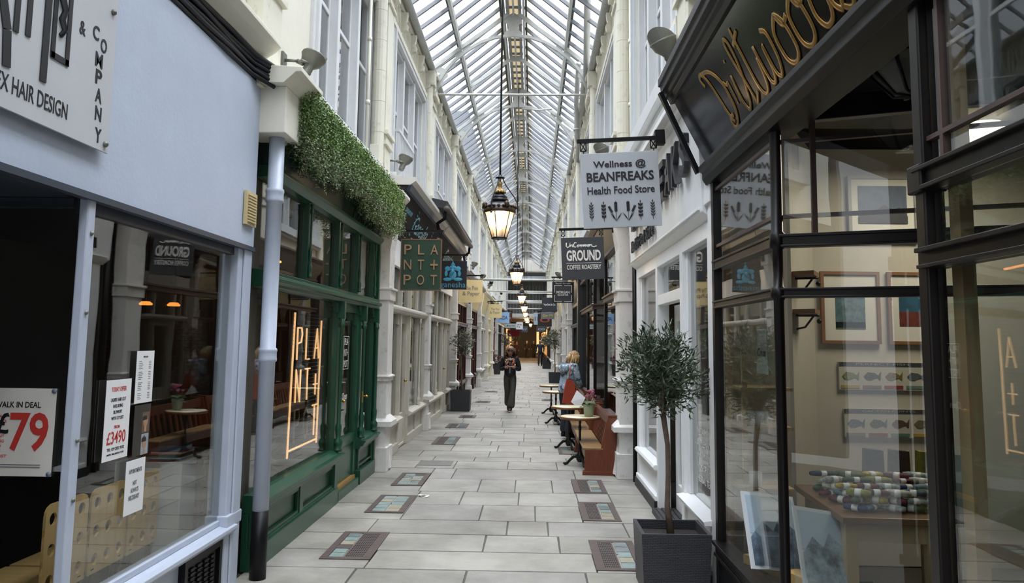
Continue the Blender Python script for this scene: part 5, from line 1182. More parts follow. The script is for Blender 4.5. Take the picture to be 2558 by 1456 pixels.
def sprig(m,x,z,h,kind,fl=1):
    m.bar((x,yf-.002,z),(x,yf-.002,z+h*.85),.003,.004,up=(0,1,0))
    def leaf(px,pz,a,L,w_):
        d=V((math.sin(a),0,math.cos(a))); n=V((d.z,0,-d.x)); P=V((px,yf-.003,pz)); o2=V((0,-.002,0))
        a_=[P,P+d*L*.5+n*w_,P+d*L,P+d*L*.5-n*w_]; m.add(a_+[p+o2 for p in a_],[(0,1,2,3),(7,6,5,4),(0,4,5,1),(1,5,6,2),(2,6,7,3),(3,7,4,0)])
    n={0:5,1:4,2:6}[kind]
    for i in range(n):
        zz=z+h*(.15+.7*i/n) if kind<2 else z+h*(.45+.45*i/n)
        for sd in(-1,1): leaf(x,zz,sd*.6,h*(.2 if kind<2 else .13),h*(.03,.06,.045)[kind])
    leaf(x,z+h*.82,.05,h*.18,h*.03)
    if kind==2:
        for q_ in(-1,1): leaf(x,z,q_*.6*1.0,h*.5,h*.03)
        m.bar((x,yf-.002,z),(x+fl*h*.22,yf-.002,z+h*.45),.003,.004,up=(0,1,0))
        for i in range(5):
            for sd in(-1,1): leaf(x+fl*h*(.2+.03*i),z+h*(.42+.06*i),sd*.6+fl*.3,h*.1,h*.035)
m=MB()
for i,k in enumerate((0,1,2,2,1,0)): sprig(m,.455+i*.102,2.655,.17,k,-1 if i==2 else 1)
m.build('plant_motifs',INK,r)
CH=mat('charcoal_sign_board','32363b',.5,var=.05)
r,yf=hsign('right',10.25,.36,.91,2.445,2.99,CH,'charcoal hanging sign of the coffee roastery with white lettering',tilt=-.04)
m=MB()
def scr(pts,w_=.007): m.tube([(a,yf-.003,b_) for a,b_ in pts],w_,6,flat=.4,fn=(0,1,0))
bx,bz,sc_=.43,2.855,.055
strk=[[(0,1.3),(-.1,.5),(.2,.1),(.6,.3),(.8,1.3),(.75,.2)],[(.95,.8),(1.0,.2),(1.0,.6),(1.25,.8),(1.35,.2),(1.5,.3)],[(2.3,1.2),(1.9,1.3),(1.6,.8),(1.7,.2),(2.2,.2)],[(2.6,.7),(2.4,.4),(2.6,.15),(2.85,.4),(2.7,.75),(2.6,.65),(3.0,.6)],[(3.1,.75),(3.1,.2),(3.25,.7),(3.4,.7),(3.42,.2),(3.6,.7),(3.75,.65),(3.78,.2)],[(3.95,.75),(3.97,.2),(4.1,.7),(4.25,.7),(4.28,.2),(4.45,.7),(4.6,.65),(4.62,.2)],[(4.95,.7),(4.78,.4),(4.95,.15),(5.15,.4),(5.05,.75)],[(5.3,.75),(5.32,.2),(5.5,.7),(5.7,.7),(5.8,.25),(6.3,.15),(6.9,.35)]]
for s_ in strk: scr([(bx+a*sc_*1.02,bz+b_*sc_*.95) for a,b_ in s_])
m.build('script_lettering',WL,r)
T(r,'GROUND',.44,.14,WL,.645,yf,2.755,bold=.03); MB().box(.42,.87,yf-.003,yf,2.655,2.66).build('rule',WL,r); T(r,'COFFEE ROASTERY',.44,.06,WL,.645,yf,2.605,bold=.015)
r,yf=hsign('right',19.5,.49,1.02,2.59,3.10,mat('black_sign_board','141518',.4,var=.05),'black hanging sign reading Royal Arcade MORGAN QUARTER')
MB().box(.555,.955,yf-.004,yf,2.63,3.0).build('panel',CH,r); m=MB()
for a,b_,c,d in((.54,.73,2.615,2.625),(.78,.97,2.615,2.625),(.54,.73,3.005,3.015),(.78,.97,3.005,3.015),(.54,.55,2.615,2.78),(.54,.55,2.84,3.015),(.96,.97,2.615,2.78),(.96,.97,2.84,3.015)): m.box(a,b_,yf-.006,yf-.001,c,d)
m.build('white_frame',WL,r); T(r,'Royal Arcade',.36,.04,WL,.755,yf,3.055,sp=1.2); T(r,'MORGAN',.32,.065,WL,.755,yf-.004,2.845,bold=.02); T(r,'QUARTER',.26,.045,WL,.755,yf-.004,2.775,bold=.015)
SGN=mat('dark_green_sign','1e3c2c',.5,var=.08); COP=mat('copper_wood_letters','9a7a5c',.45,var=.15)
r,yf=hsign('left',10.7,-1.78,-1.225,2.305,3.005,SGN,'dark green hanging sign with copper letters PLANT POT',bord=mat('copper_edge','70503c',.5),bw=.014,thick=.03)
for j,row in enumerate(('PLA','NT+','POT')):
    for i,ch in enumerate(row): text(ch,.1 if ch not in'LT' else .085,.135,COP,r,(-1.68+i*.178,yf-.002,2.86-j*.205),0,ext=.012)
r,yf=hsign('left',15.0,-1.76,-1.235,2.60,3.14,mat('near_black_sign','16191f',.5,var=.05),'near-black hanging sign with a light blue elephant figure above the word ganesha')
T(r,'ganesha',.47,.14,SKY,-1.49,yf,2.675,sp=1.05); m=MB(); xc=-1.5
m.lathe([(.001,0),(.03,.01),(.04,.03),(.02,.05),(.012,.07),(.001,.09)],(xc,yf,3.045),10,sy=.15)
def blob(x,z,a,b_): m.lathe([(.001,-b_),(a*.7,-b_*.7),(a,0),(a*.7,b_*.7),(.001,b_)],(x,yf,z),12,sy=.08)
blob(xc,3.0,.075,.06); blob(xc,2.87,.075,.09)
for sd in(-1,1): blob(xc+sd*.1,2.99,.055,.05); blob(xc+sd*.125,2.9,.03,.06); blob(xc+sd*.1,2.79,.085,.035)
m.tube([(xc,yf-.006,2.98),(xc-.01,yf-.01,2.93),(xc-.04,yf-.01,2.9),(xc-.04,yf-.01,2.87)],.02,6)
m.build('elephant_figure',mat('turquoise_figure','4fa3c0',.5,var=.03),r)
m=MB(); 
for sd in(-1,1): m.box(xc+sd*.035-.01,xc+sd*.035+.01,yf-.012,yf-.008,3.0,3.008)
m.tube([(xc+.03,yf-.02,2.94),(xc+.0,yf-.02,2.88),(xc-.03,yf-.02,2.86),(xc-.05,yf-.02,2.9)],.004,5); m.build('figure_lines',INK,r)
PP=mat('pale_buff_sign','dac997',.55,var=.04)
for y,lab in((19.6,'pale buff hanging sign reading The Pen & Paper, nearer one'),(32.6,'pale buff hanging sign reading The Pen & Paper, farther one')):
    r,yf=hsign('left',y,-1.79,-1.22,2.57,3.13,PP,lab); r['group']='buff stationery signs'
    T(r,'The Pen',.34,.1,GREYI,-1.5,yf,2.93); T(r,'& Paper',.42,.13,GREYI,-1.5,yf,2.78)
r,yf=hsign('right',28.9,.36,.9,2.70,3.22,CH,'charcoal hanging sign with white shoe-shop lettering'); T(r,'VanDal & Co',.42,.07,WL,.63,yf,2.97,bold=.03)
far=[('left',41,-1.75,-1.15,2.55,3.1,'8fb6e0','AIDA','light blue hanging sign reading AIDA','27406e'),('left',45,-1.7,-1.1,2.75,3.2,'4a2a22','CHEZ\nCARDIFF','dark brown hanging sign beyond the light blue one','c9a070'),('left',50,-1.7,-.95,2.45,2.72,'9fb3b6','Joe','pale grey-green hanging strip sign','2c2c2c'),
 ('left',56,-1.1,-.62,2.45,2.95,'e8e8e8','WW\nY.k','small white hanging sign with black lettering','111111'),('right',33.6,.38,.95,2.58,2.86,'6e7076','Dr M','grey hanging sign with yellow script under the charcoal one','c9b740'),('right',38,.28,.95,2.35,2.95,'1f2124','O','black hanging sign with a small red badge','b0402c'),
 ('right',44,.1,.42,2.55,3.2,'a9b4c4','II','pale grey-blue narrow hanging sign','707c8c'),('right',52,.3,.95,2.25,2.6,'3f464c','CO','slate hanging sign far along the right','c0c0c0'),('left',60,-.75,-.3,2.3,2.75,'3c4450','//','slate hanging sign with a pale badge far along','8fa0b0')]
for sd,y,x0,x1,z0,z1,c,tx,lab,tc_ in far:
    r,yf=hsign(sd,y,x0,x1,z0,z1,mat('far_sign_'+c,c,.5,var=.05),lab); T(r,tx,(x1-x0)*.7,(z1-z0)*(.55 if '\n' in tx else .35),mat('far_letters_'+tc_,tc_,.5,var=0),(x0+x1)/2,yf,(z0+z1)/2,bold=.02)
o=MB().box(-1.95,-1.0,64,64.1,2.0,2.5).build('fabric_banner',mat('crimson_banner','a8243c',.6)); tag(o,'crimson banner over the shops at the far left of the passage','banner')
# ================================================================ FLOODLIGHTS
def make_flood():
    r=thing('floodlight','','floodlight')
    m=MB(); m.box(-.02,0.0,-.05,.05,-.06,.06); m.tube([(0,0,0),(.1,0,-.005)],.014,8); m.tube([(.1,0,-.005),(.15,.0,-.03)],.02,8); m.build('wall_bracket',LAMPG,r,False)
    m=MB(); a=V((.2,.05,.0)); ax=V((.25,.35,.9)).normalized()
    q=V((0,0,1)).rotation_difference(ax).to_matrix()
    t=MB().lathe([(.001,-.15),(.035,-.15),(.04,-.14),(.036,-.12),(.042,-.11),(.036,-.09),(.042,-.08),(.038,-.06),(.05,-.04),(.085,.0),(.098,.045),(.104,.05),(.104,.062),(.098,.066),(.001,.064)],(0,0,0),16)
    t.v=[tuple(a+q@V(p)) for p in t.v]; t.build('lamp_bowl',LAMPG,r,False)
    h=MB(); n=12; vs=[]
    for R,z,s_ in((.1,.06,1),(.102,.1,1)):
        pass
    for i in range(n+1):
        an=PI*i/n; c,s_=math.cos(an),math.sin(an); vs.append((c*.1,s_*.1,.06)); vs.append((c*.102,s_*.102,.06+.1*s_))
    vs=[tuple(a+q@V(p)) for p in vs]; k=len(vs); vs+= [tuple(V(p)*1.0+q@V((0,0,.004))) for p in vs]
    h.add(vs,[(2*i,2*i+2,2*i+3,2*i+1) for i in range(n)]+[(k+2*i,k+2*i+1,k+2*i+3,k+2*i+2) for i in range(n)]+[(2*i+1,2*i+3,k+2*i+3,k+2*i+1) for i in range(n)])
    h.build('hood',LAMPG,r,False)
    m=MB(); m.tube([(.13,.0,-.02),(.15,-.06,-.02),(.2,-.02,-.03)],.012,6); m.tube([(.13,.0,-.02),(.16,.1,-.02),(.22,.1,.0)],.012,6); m.build('yoke',LAMPG,r,False)
    return r
fl=make_flood(); fp=[('left',6.25,3.9,'grey floodlight above the console block, nearest on the left wall'),('left',10.98,4.15,'grey floodlight right of the second pilaster on the left wall'),('left',15.5,4.1,'grey floodlight over the black awning box'),('left',20.1,4.05,'grey floodlight above the nearer stationery sign'),('left',24.8,4.0,'grey floodlight, fifth along the left wall'),('left',29.4,4.0,'grey floodlight, sixth along the left wall'),('left',34.1,4.0,'grey floodlight, seventh along the left wall'),
 ('right',5.75,3.85,'grey floodlight over the black slanting fascia on the right'),('right',11.0,4.3,'grey floodlight peeping above the silver hanging sign'),('right',20.6,4.2,'grey floodlight above the charcoal coffee sign'),('right',29.6,4.1,'grey floodlight far along the right wall')]
for i,(sd,y,z,lab) in enumerate(fp):
    o=fl if i==0 else dup(fl,(0,0,0)); xx=(-2.05 if abs(y-6.25)<1 else -2.04) if sd=='left' else 1.2
    o.location=(xx+(.02 if sd=='left' else -.02),y,z); o.rotation_euler=(0,0,0 if sd=='left' else PI)
    if sd=='right': o.rotation_euler=(0,0,PI-.6)
    o['label']=lab; o['group']='wall floodlights'
# small boxes on wall
o=MB().box(-2.05,-1.93,9.75,10.05,3.78,4.08); o=o.build('junction_box',CREAM,bevel=.004); tag(o,'cream louvred box on the left wall above the end of the foliage','box')
m=MB(); 
for i in range(4): m.box(-1.93,-1.925,9.8,9.95,3.96+i*.02,3.97+i*.02)
m.build('louvres',GREYI,o)
o=MB().tube([(-1.9,10.0,3.73),(-1.84,9.98,3.70)],.03,10).build('security_camera',mat('blue_white_plastic','2e3c78',.4)); tag(o,'small blue-fronted security camera under the cream box','camera')
for y,z,lab in((5.95,3.95,'white-labelled meter box on the right wall above the black fascia'),(5.3,4.25,'pale notice box higher on the right wall')):
    o=MB().box(1.06,1.2,y-.14,y+.14,z-.2,z+.15).build('junction_box',CREAM); tag(o,lab,'box'); MB().box(1.055,1.061,y-.1,y+.1,z-.12,z+.1).build('notice',mat('blue_white_label','cdd6e4',.5),o)
# right high white pipes under the roof
o=MB().tube([(.72,10.2,8.0),(.86,12.5,7.35),(1.0,14.9,6.75)],.06,10).build('roof_pipe',STEELW); tag(o,'thick white pipe slanting down under the roof at the upper right','pipe')
o=MB().tube([(.86,15.0,7.0),(.88,16.2,6.6),(.9,16.4,6.4),(.9,16.4,6.0),(.93,16.5,5.85),(1.05,16.5,5.83),(1.18,16.5,5.85)],.05,10).build('roof_pipe',STEELW); tag(o,'white drain pipe bending into the right wall below the second truss','pipe')
for z in(6.42,6.05): MB().tube([(.9,16.4,z),(.9,16.4,z+.04)],.065,10).build('collar',STEELW,o)
o=MB().tube([(.96,15.0,6.68),(.99,17.2,6.3),(1.08,19.4,6.0)],.045,10).build('roof_pipe',STEELW); tag(o,'white pipe running on along the right eaves beyond the second truss','pipe')
o=MB().tube([(-.3,19.55,7.45),(.1,19.55,7.42),(.45,19.5,7.43)],.02,8).build('conduit',STEELW); tag(o,'thin conduit across the third roof truss','pipe')
# railing outside the left of the roof
r=thing('outside_railing','grey iron railing outside the glass on the left of the roof','railing',(-2.9,14,7.0))
m=MB(); 
for z in(7.5,8.0): m.tube([(-2.7,5,z),(-2.7,22,z)],.02,6)
m.build('rail',LAMPG,r)
for i in range(9): 
    m=MB(); y=5.5+i*2; m.tube([(-2.7,y,6.85),(-2.7,y,8.0)],.025,6); m.ball((-2.7,y,7.5),.045,6); m.build('stanchion',LAMPG,r)
# balustrades at upper windows of bays 1 and 2, left
for k,lab in((1,'white balustrade below the second upper window on the left wall'),(2,'white balustrade below the third upper window on the left wall')):
    y0=YK[k]+.9; y1=YK[k]+2.3; r=thing('balustrade',lab,'railing',(-1.95,(y0+y1)/2,3.9)); m=MB(); m.box(-1.96,-1.92,y0,y1,4.62,4.66); m.box(-1.96,-1.92,y0,y1,3.98,4.01); m.build('rail',WINW,r); 
    for i in range(11): y=y0+.03+(y1-y0-.06)*i/10; MB().box(-1.95,-1.93,y-.012,y+.012,4.01,4.62).build('baluster',WINW,r)
    m=MB(); m.box(-2.05,-1.96,y0,y0+.03,4.62,4.66); m.box(-2.05,-1.96,y1-.03,y1,4.62,4.66); m.build('rail_stay',WINW,r)
# security domes on the tubes
for i,(x,y,z) in enumerate(((-1.25,24.3,3.45),(-1.3,33.6,3.67))):
    o=MB().lathe([(.001,-.1),(.05,-.08),(.06,-.04),(.06,0),(.001,0)],(x,y,z),12).build('camera_dome',mat('dome_black','1b1b1e',.2)); tag(o,['dark camera dome under the nearest low tube','dark camera dome under the second low tube'][i],'camera')
# ================================================================ PAVEMENT LIGHTS
IRON=mat('rusty_cast_iron','574b45',.6,metal=.2,var=.25,scale=18,bump=.3,bscale=60); GB=[mat('glass_block_green','8fa09a',.15,var=.2,scale=9),mat('glass_block_pale','a7a08c',.2,var=.2,scale=9),mat('glass_block_grey','7d8584',.15,var=.25,scale=9)]
HOLE=mat('dark_hole','141210',.9,var=0)
def pav(x0,x1,y0,y1,lay,lab,seed,grp='pavement lights near the camera'):
    r=thing('pavement_light',lab,'pavement light',((x0+x1)/2,(y0+y1)/2,0),group=grp); q=random.Random(seed); fr=.055; z=.008
    m=MB(); m.box(x0,x1,y0,y0+fr,-.005,z); m.box(x0,x1,y1-fr,y1,-.005,z); m.box(x0,x0+fr,y0+fr,y1-fr,-.005,z); m.box(x1-fr,x1,y0+fr,y1-fr,-.005,z)
    X0,X1,Y0,Y1=x0+fr,x1-fr,y0+fr,y1-fr; W_=X1-X0
    if lay=='G': cols=[(X0,X0+W_*.49,'g'),(X0+W_*.51,X1,'g')]
    elif lay=='GV': cols=[(X0,X0+W_*.4,'g'),(X0+W_*.43,X1,'v')]
    elif lay=='V': cols=[(X0,X1,'v')]
    else: cols=[(X0,X0+W_*.52,'v'),(X0+W_*.56,X1,'g')]
    for a,b_,k in cols:
        if k=='g':
            n=6 if lay=='GV' else 5
            for i in range(n):
                ya=Y0+(Y1-Y0)*i/n+.008; yb=Y0+(Y1-Y0)*(i+1)/n-.008
                if lay=='GV' and i==2 or (seed==3 and i==4 and a>X0+.02):
                    m.box(a,b_,ya,yb,-.003,.006)
                    for u in range(4): MB
                    continue
                MB().box(a+.004,b_-.004,ya,yb,-.003,.0065).build('glass_block',GB[q.choice([0,0,1,2])],r)
        else:
            h=MB(); h.box(a,b_,Y0,Y1,-.003,.007); nx=8;ny=14
            for i in range(nx):
                for j in range(ny):
                    xa=a+.01+(b_-a-.02)*(i+.2)/nx; ya=Y0+.01+(Y1-Y0-.02)*(j+.15)/ny
                    if i%2 or True: h.box(xa,xa+(b_-a)/nx*.5,ya,ya+(Y1-Y0)/ny*.55,.0065,.0078,1)
            h.build('vent_plate',[IRON,HOLE],r)
    m.build('frame',IRON,r)
pav(-1.585,-1.2,6.18,7.04,'GV','pavement light with a perforated plate at its right, nearest on the left',1)
pav(-1.585,-1.21,7.82,8.69,'G','pavement light of pale glass blocks beside the scrap of white paper',2)
pav(-1.585,-1.23,9.27,10.12,'G','pavement light of glass blocks level with the pyramid-capped pilaster',3)
pav(.488,.85,6.02,6.9,'VG','pavement light beside the big woven planter, nearest on the right',4)
pav(.488,.85,7.63,8.49,'VG','pavement light with green glass blocks, second on the right',5)
pav(.488,.85,9.0,9.85,'VG','pavement light with buff glass blocks nearest the pews',6)
for i,(x0,x1,y0,y1,l_) in enumerate(((-1.58,-1.2,12.9,13.9,'VG'),(-1.62,-1.22,15.3,16.1,'VG'),(-1.55,-1.2,17.3,17.9,'V'),(.42,.8,12.0,12.8,'G'),(.45,.8,16.2,17.0,'V'),(-1.5,-1.1,21.5,22.1,'V'),(.3,.62,22.5,23.2,'V'),(-1.5,-1.1,26,26.6,'V'))):
    pav(x0,x1,y0,y1,l_,['pavement light in front of the ivory shop door','pavement light before the far half of the ivory shop','small pavement grating in front of the potted olive on the left','pavement light under the nearest café tables','pavement grating by the standing woman at the pews','small grating beyond the potted olive on the left','small grating on the right floor beyond the tables','small grating far along the left floor'][i],10+i,'pavement lights further along')
o=MB().box(-1.5,-1.05,10.75,11.15,.002,.006).build('inspection_cover',mat('worn_stone_cover','6f6c66',.6,var=.2,scale=10)); tag(o,'flat inspection cover set in the flags near the pyramid-capped pilaster','cover')
m=MB(); q=random.Random(5); vs=[]
for i in range(12): vs.append((-1.12+q.uniform(-.09,.06),8.62+q.uniform(-.05,.09),.006+q.uniform(0,.014)))
m.add(vs,[(0,1,2,3),(4,5,6,7),(8,9,10,11),(1,5,9),(2,6,10)]); o=m.build('scrap_of_paper',PAPER); tag(o,'small crumpled scrap of white paper lying on the flags','litter')
# ================================================================ TREES IN PLANTERS
WEAV=bpy.data.materials.new('woven_dark_rattan'); WEAV.use_nodes=True; t=WEAV.node_tree; b=t.nodes['Principled BSDF']; b.inputs['Base Color'].default_value=(*srgb('2a2a2d'),1); b.inputs['Roughness'].default_value=.45
gg=t.nodes.new('ShaderNodeNewGeometry'); sp_=t.nodes.new('ShaderNodeSeparateXYZ'); cb=t.nodes.new('ShaderNodeCombineXYZ'); ad=t.nodes.new('ShaderNodeMath'); t.links.new(gg.outputs['Position'],sp_.inputs[0]); t.links.new(sp_.outputs[0],ad.inputs[0]); t.links.new(sp_.outputs[1],ad.inputs[1]); t.links.new(ad.outputs[0],cb.inputs[0]); t.links.new(sp_.outputs[2],cb.inputs[1])
bk=t.nodes.new('ShaderNodeTexBrick'); bk.inputs['Scale'].default_value=1; bk.inputs['Brick Width'].default_value=.034; bk.inputs['Row Height'].default_value=.011; bk.inputs['Mortar Size'].default_value=.0022; bk.inputs['Mortar Smooth'].default_value=.8; t.links.new(cb.outputs[0],bk.inputs[0])
bp=t.nodes.new('ShaderNodeBump'); bp.invert=True; bp.inputs['Strength'].default_value=.9; bp.inputs['Distance'].default_value=.006; t.links.new(bk.outputs['Fac'],bp.inputs['Height']); t.links.new(bp.outputs[0],b.inputs['Normal'])
cr_=t.nodes.new('ShaderNodeMix'); cr_.data_type='RGBA'; cr_.inputs[6].default_value=(*srgb('37373b'),1); cr_.inputs[7].default_value=(*srgb('121214'),1); t.links.new(bk.outputs['Fac'],cr_.inputs[0]); t.links.new(cr_.outputs[2],b.inputs['Base Color'])
OLV=[mat('olive_leaf_dark','37452f',.45,var=.3,scale=25),mat('olive_leaf_light','6d7a60',.45,var=.3,scale=25)]
OLG=[mat('olive_leaf_greygreen','5d6350',.5,var=.3,scale=25),mat('olive_leaf_silver','8a8d7c',.5,var=.3,scale=25)]
BARK=mat('olive_bark','6a5a4b',.8,var=.3,scale=20,bump=.4,bscale=40); SOIL=mat('potting_soil','2a231d',.9,var=.4,scale=40,bump=.6,bscale=60)
def tree(name,lab,x,y,w_,h_,cz,rx,rz,n,leaf,pot,seed,ll=.07,lw=.008,lean=(0,0),grp=None):
    r=thing(name,lab,'potted tree',(x,y,0),group=grp); q=random.Random(seed)
    p=thing_part=MB(); a=w_/2; t_=.015
    b0=a*.92
    # tapered planter shell
    def ring(s_,z): return [(x-s_,y-s_,z),(x+s_,y-s_,z),(x+s_,y+s_,z),(x-s_,y+s_,z)]
    vs=ring(b0,0)+ring(a,h_)+ring(a-t_*1.6,h_)+ring(a-t_*1.8,h_-.06)
    fs=[(0,3,2,1)]
    for l_ in range(3):
        for i in range(4): fs.append((l_*4+i,l_*4+(i+1)%4,l_*4+4+(i+1)%4,l_*4+4+i))
    p.add(vs,fs); pt=p.build('planter',pot,r)
    MB().box(x-a+.02,x+a-.02,y-a+.02,y+a-.02,h_-.09,h_-.06).build('soil',SOIL,r)
    cx,cy=x+lean[0],y+lean[1]; zb=cz-rz*.95
    tr=MB(); bend=[(x+ (cx-x)*s_+.012*math.sin(s_*7+seed),y+(cy-y)*s_+.01*math.cos(s_*5),h_-.07+(zb-h_+.07)*s_) for s_ in(0,.25,.5,.75,1)]
    tr.tube(bend,[.028*w_/.46,.02*w_/.46,.017*w_/.46,.017*w_/.46,.02*w_/.46],8); tr.build('trunk',BARK,r)
    br=MB(); tips=[]
    for i in range(16):
        th=q.uniform(0,2*PI); ph=q.uniform(.15,1.15); L=q.uniform(.6,.95)
        e=V((cx+rx*L*math.sin(ph)*math.cos(th),cy+rx*L*math.sin(ph)*math.sin(th),zb+rz*(.35+1.25*L*math.cos(ph))))
        mid=V(bend[-1]).lerp(e,.5)+V((0,0,-.03)); br.tube([bend[-1],mid,e],[.009,.006,.003],5); tips+= [mid,e]
        for j in range(3):
            f=mid.lerp(e,q.random()); g=f+V((q.uniform(-.6,.6)*rx,q.uniform(-.6,.6)*rx,q.uniform(-.2,.6)*rz)); br.tube([f,g],[.004,.002],4); tips.append(g)
    br.build('branches',BARK,r)
    m=MB(); k=0
    while k<n:
        c=V(q.choice(tips)); cl=V((q.gauss(0,.2)*rx,q.gauss(0,.2)*rx,q.gauss(0,.2)*rz)); P=c+cl
        if not(((P.x-cx)/rx)**2+((P.y-cy)/rx)**2+((P.z-cz)/rz)**2<1.15): continue
        for j in range(7):
            k+=1; o2=V((P.x-cx,P.y-cy,(P.z-cz)*.5+rz*.35)); d=(o2.normalized()*.7+V((q.uniform(-.8,.8),q.uniform(-.8,.8),q.uniform(-.5,.9)))).normalized()
            b_=P+d*j*.009; d=(d+V((q.uniform(-.7,.7),q.uniform(-.7,.7),q.uniform(-.6,.6)))).normalized(); L=ll*q.uniform(.6,1.2)
            s_=d.cross(V((q.uniform(-1,1),q.uniform(-1,1),q.uniform(-1,1)))).normalized()*lw*q.uniform(.7,1.2)
            m.add([b_,b_+d*L*.4+s_,b_+d*L,b_+d*L*.4-s_],[(0,1,2,3)],m=0 if q.random()<.72 else 1)
    m.build('crown',leaf,r)
    return r
tree('potted_olive_tree','tall-stemmed olive tree in a black woven planter before the white shopfront',.965,5.66,.46,.40,1.45,.285,.31,5200,OLV,WEAV,3,ll=.062,lw=.0065,lean=(-.04,0))
POTG=mat('dark_grey_square_pot','2f3034',.5,var=.1)
tree('potted_olive_tree','grey-green olive tree in a dark square pot beside the maroon stationers',-1.655,19.08,.47,.48,1.62,.27,.36,1300,OLG,POTG,5,ll=.07,lw=.009)
tree('potted_olive_tree','olive tree in a dark pot beyond the café tables, nearest on the far right side',.94,32.35,.5,.42,1.72,.3,.42,900,OLG,POTG,6,ll=.09,lw=.014)
tree('potted_olive_tree','olive tree in a dark pot, second on the far right side',.92,48.8,.54,.42,1.75,.36,.42,600,OLG,POTG,7,ll=.12,lw=.02)
tree('potted_olive_tree','olive tree in a dark pot, third on the far right side',.92,58,.54,.45,1.75,.36,.42,500,OLG,POTG,8,ll=.12,lw=.022)
tree('potted_olive_tree','olive tree far along the left side beyond the red-brown shop',-1.55,50,.5,.45,1.7,.36,.45,500,OLG,POTG,9,ll=.12,lw=.022)
tree('potted_olive_tree','olive tree in a dark pot by the left side of the covered passage',-1.4,70,.6,.5,1.9,.42,.5,400,OLG,POTG,10,ll=.15,lw=.03)
r=thing('potted_plant','low dark pot with reddish plants by the red-brown shop on the left','plant',(-1.75,40,0)); MB().prism([(-1.92,0),(-1.55,0),(-1.5,.55),(-1.95,.55)],1,39.8,40.2).build('pot',POTG,r); leafy(220,(-1.73,40,.75),.22,.2,.12,.02,77,[mat('reddish_leaf','6d3a34',.5,var=.3),OLV[0]],r)
# ================================================================ PEWS AND CAFE TABLES
def pew(y0,y1,lab,bh=.72):
    r=thing('pew',lab,'bench',(.86,(y0+y1)/2,0),group='wooden pews outside the coffee shop')
    for i,(a,b_) in enumerate(((y0,y0+.035),(y1-.035,y1))):
        m=MB(); m.prism([(.655,.02),(1.075,.02),(1.075,bh+.0),(.975,bh+.0),(.94,.62),(.875,.31),(.675,.31),(.675,.06),(.655,.06)],1,a,b_); m.box(.965,1.085,a-.01,b_+.01,bh,bh+.02); m.box(.65,1.08,a-.008,b_+.008,0,.045); m.build('end_panel',WOODB,r,bevel=.004)
    MB().box(.655,.91,y0+.0,y1,.31,.335).build('seat',WOODS,r,bevel=.006)
    m=MB(); m.box(.68,.70,y0+.035,y1-.035,.2,.31); m.build('apron',WOODB,r)
    MB().bar((1.0,y0+.035,bh-.06),(1.0,y1-.035,bh-.06),.035,.12).build('top_rail',WOODB,r); 
    n=int((y1-y0)/.16)
    for i in range(n):
        y=y0+.12+(y1-y0-.24)*i/(n-1); MB().bar((.93,y,.33),(.995,y,bh-.1),.02,.06,up=(0,1,0)).build('back_slat',WOODB,r)
    return r
pew(10.2,12.25,'chestnut wooden pew nearest the camera with worn oak seat')
pew(12.35,14.6,'second chestnut pew behind the cyclamen table',.74)
pew(14.75,17.0,'third chestnut pew beyond the woman in the pale blue jacket',.74)
IRN=mat('black_cast_iron_table','221f1d',.4,metal=.4,var=.3,scale=20)
TTOP=mat('cream_marbled_tabletop','d6cda8',.3,var=.1,scale=6)
def table0():
    r=thing('cafe_table','','table')
    MB().lathe([(.001,.62),(.262,.62),(.266,.625),(.266,.64),(.26,.655),(.001,.655)],(0,0,0),32).build('tabletop',TTOP,r,False)
    MB().lathe([(.24,.618),(.268,.618),(.274,.63),(.274,.645),(.268,.651),(.25,.651)],(0,0,0),32).build('rim',mat('brown_wood_rim','7a5232',.4,var=.15),r,False)
    MB().lathe([(.028,.05),(.045,.08),(.05,.13),(.03,.17),(.02,.2),(.026,.24),(.018,.27),(.016,.45),(.024,.5),(.016,.54),(.02,.6),(.09,.62),(.001,.62)],(0,0,0),12).build('pedestal',IRN,r,False)
    for i in range(3):
        a=2*PI*i/3+2.9; c,s_=math.cos(a),math.sin(a); MB().tube([(R*c,R*s_,z) for R,z in((.03,.12),(.08,.12),(.13,.075),(.17,.03),(.2,.02),(.225,.03))],[.025,.022,.018,.018,.022,.012],8,flat=1).build('foot',IRN,r,False)
    return r
tb=table0()
for i,(x,y) in enumerate(((.66,10.95),(.585,12.6),(.50,16.3),(.46,18.5))):
    o=tb if i==0 else dup(tb,(0,0,0)); o.location=(x,y,0); o['group']='round café tables'; o['label']=['round café table holding the pink cyclamen, nearest the camera','round café table directly behind the cyclamen table','round café table in front of the standing woman\'s left side, third away','round café table farthest away by the dark planter'][i]
r=thing('potted_cyclamen','pink cyclamen in a pale green pot on the nearest café table','plant',(.78,10.93,.657))
MB().lathe([(.055,0),(.06,.01),(.078,.13),(.08,.14),(.075,.155),(.065,.155),(.064,.13),(.001,.13)],(.78,10.93,.657),20).build('pot',mat('pale_green_glazed_pot','9fa88c',.35,var=.08),r)
q=random.Random(9); m=MB(); 
for i in range(46):
    a=q.uniform(0,2*PI); R=q.uniform(.03,.13); z=.83+q.uniform(-.03,.06)-R*.3; c=V((.78+R*math.cos(a),10.93+R*math.sin(a),z)); u=V((math.cos(a),math.sin(a),q.uniform(-.4,.2))).normalized(); v=u.cross(V((0,0,1))).normalized(); L=.035
    P=[c,c+u*L*.3+v*L*.8,c+u*L+v*L*.6,c+u*L*1.4,c+u*L-v*L*.6,c+u*L*.3-v*L*.8]; m.add(P,[(0,1,2,3),(0,3,4,5)],m=i%2)
m.build('leaves',[mat('cyclamen_leaf','4f6b41',.5,var=.3,scale=30),mat('cyclamen_leaf_pale','7d9468',.5,var=.3,scale=30)],r)
m=MB(); st=MB()
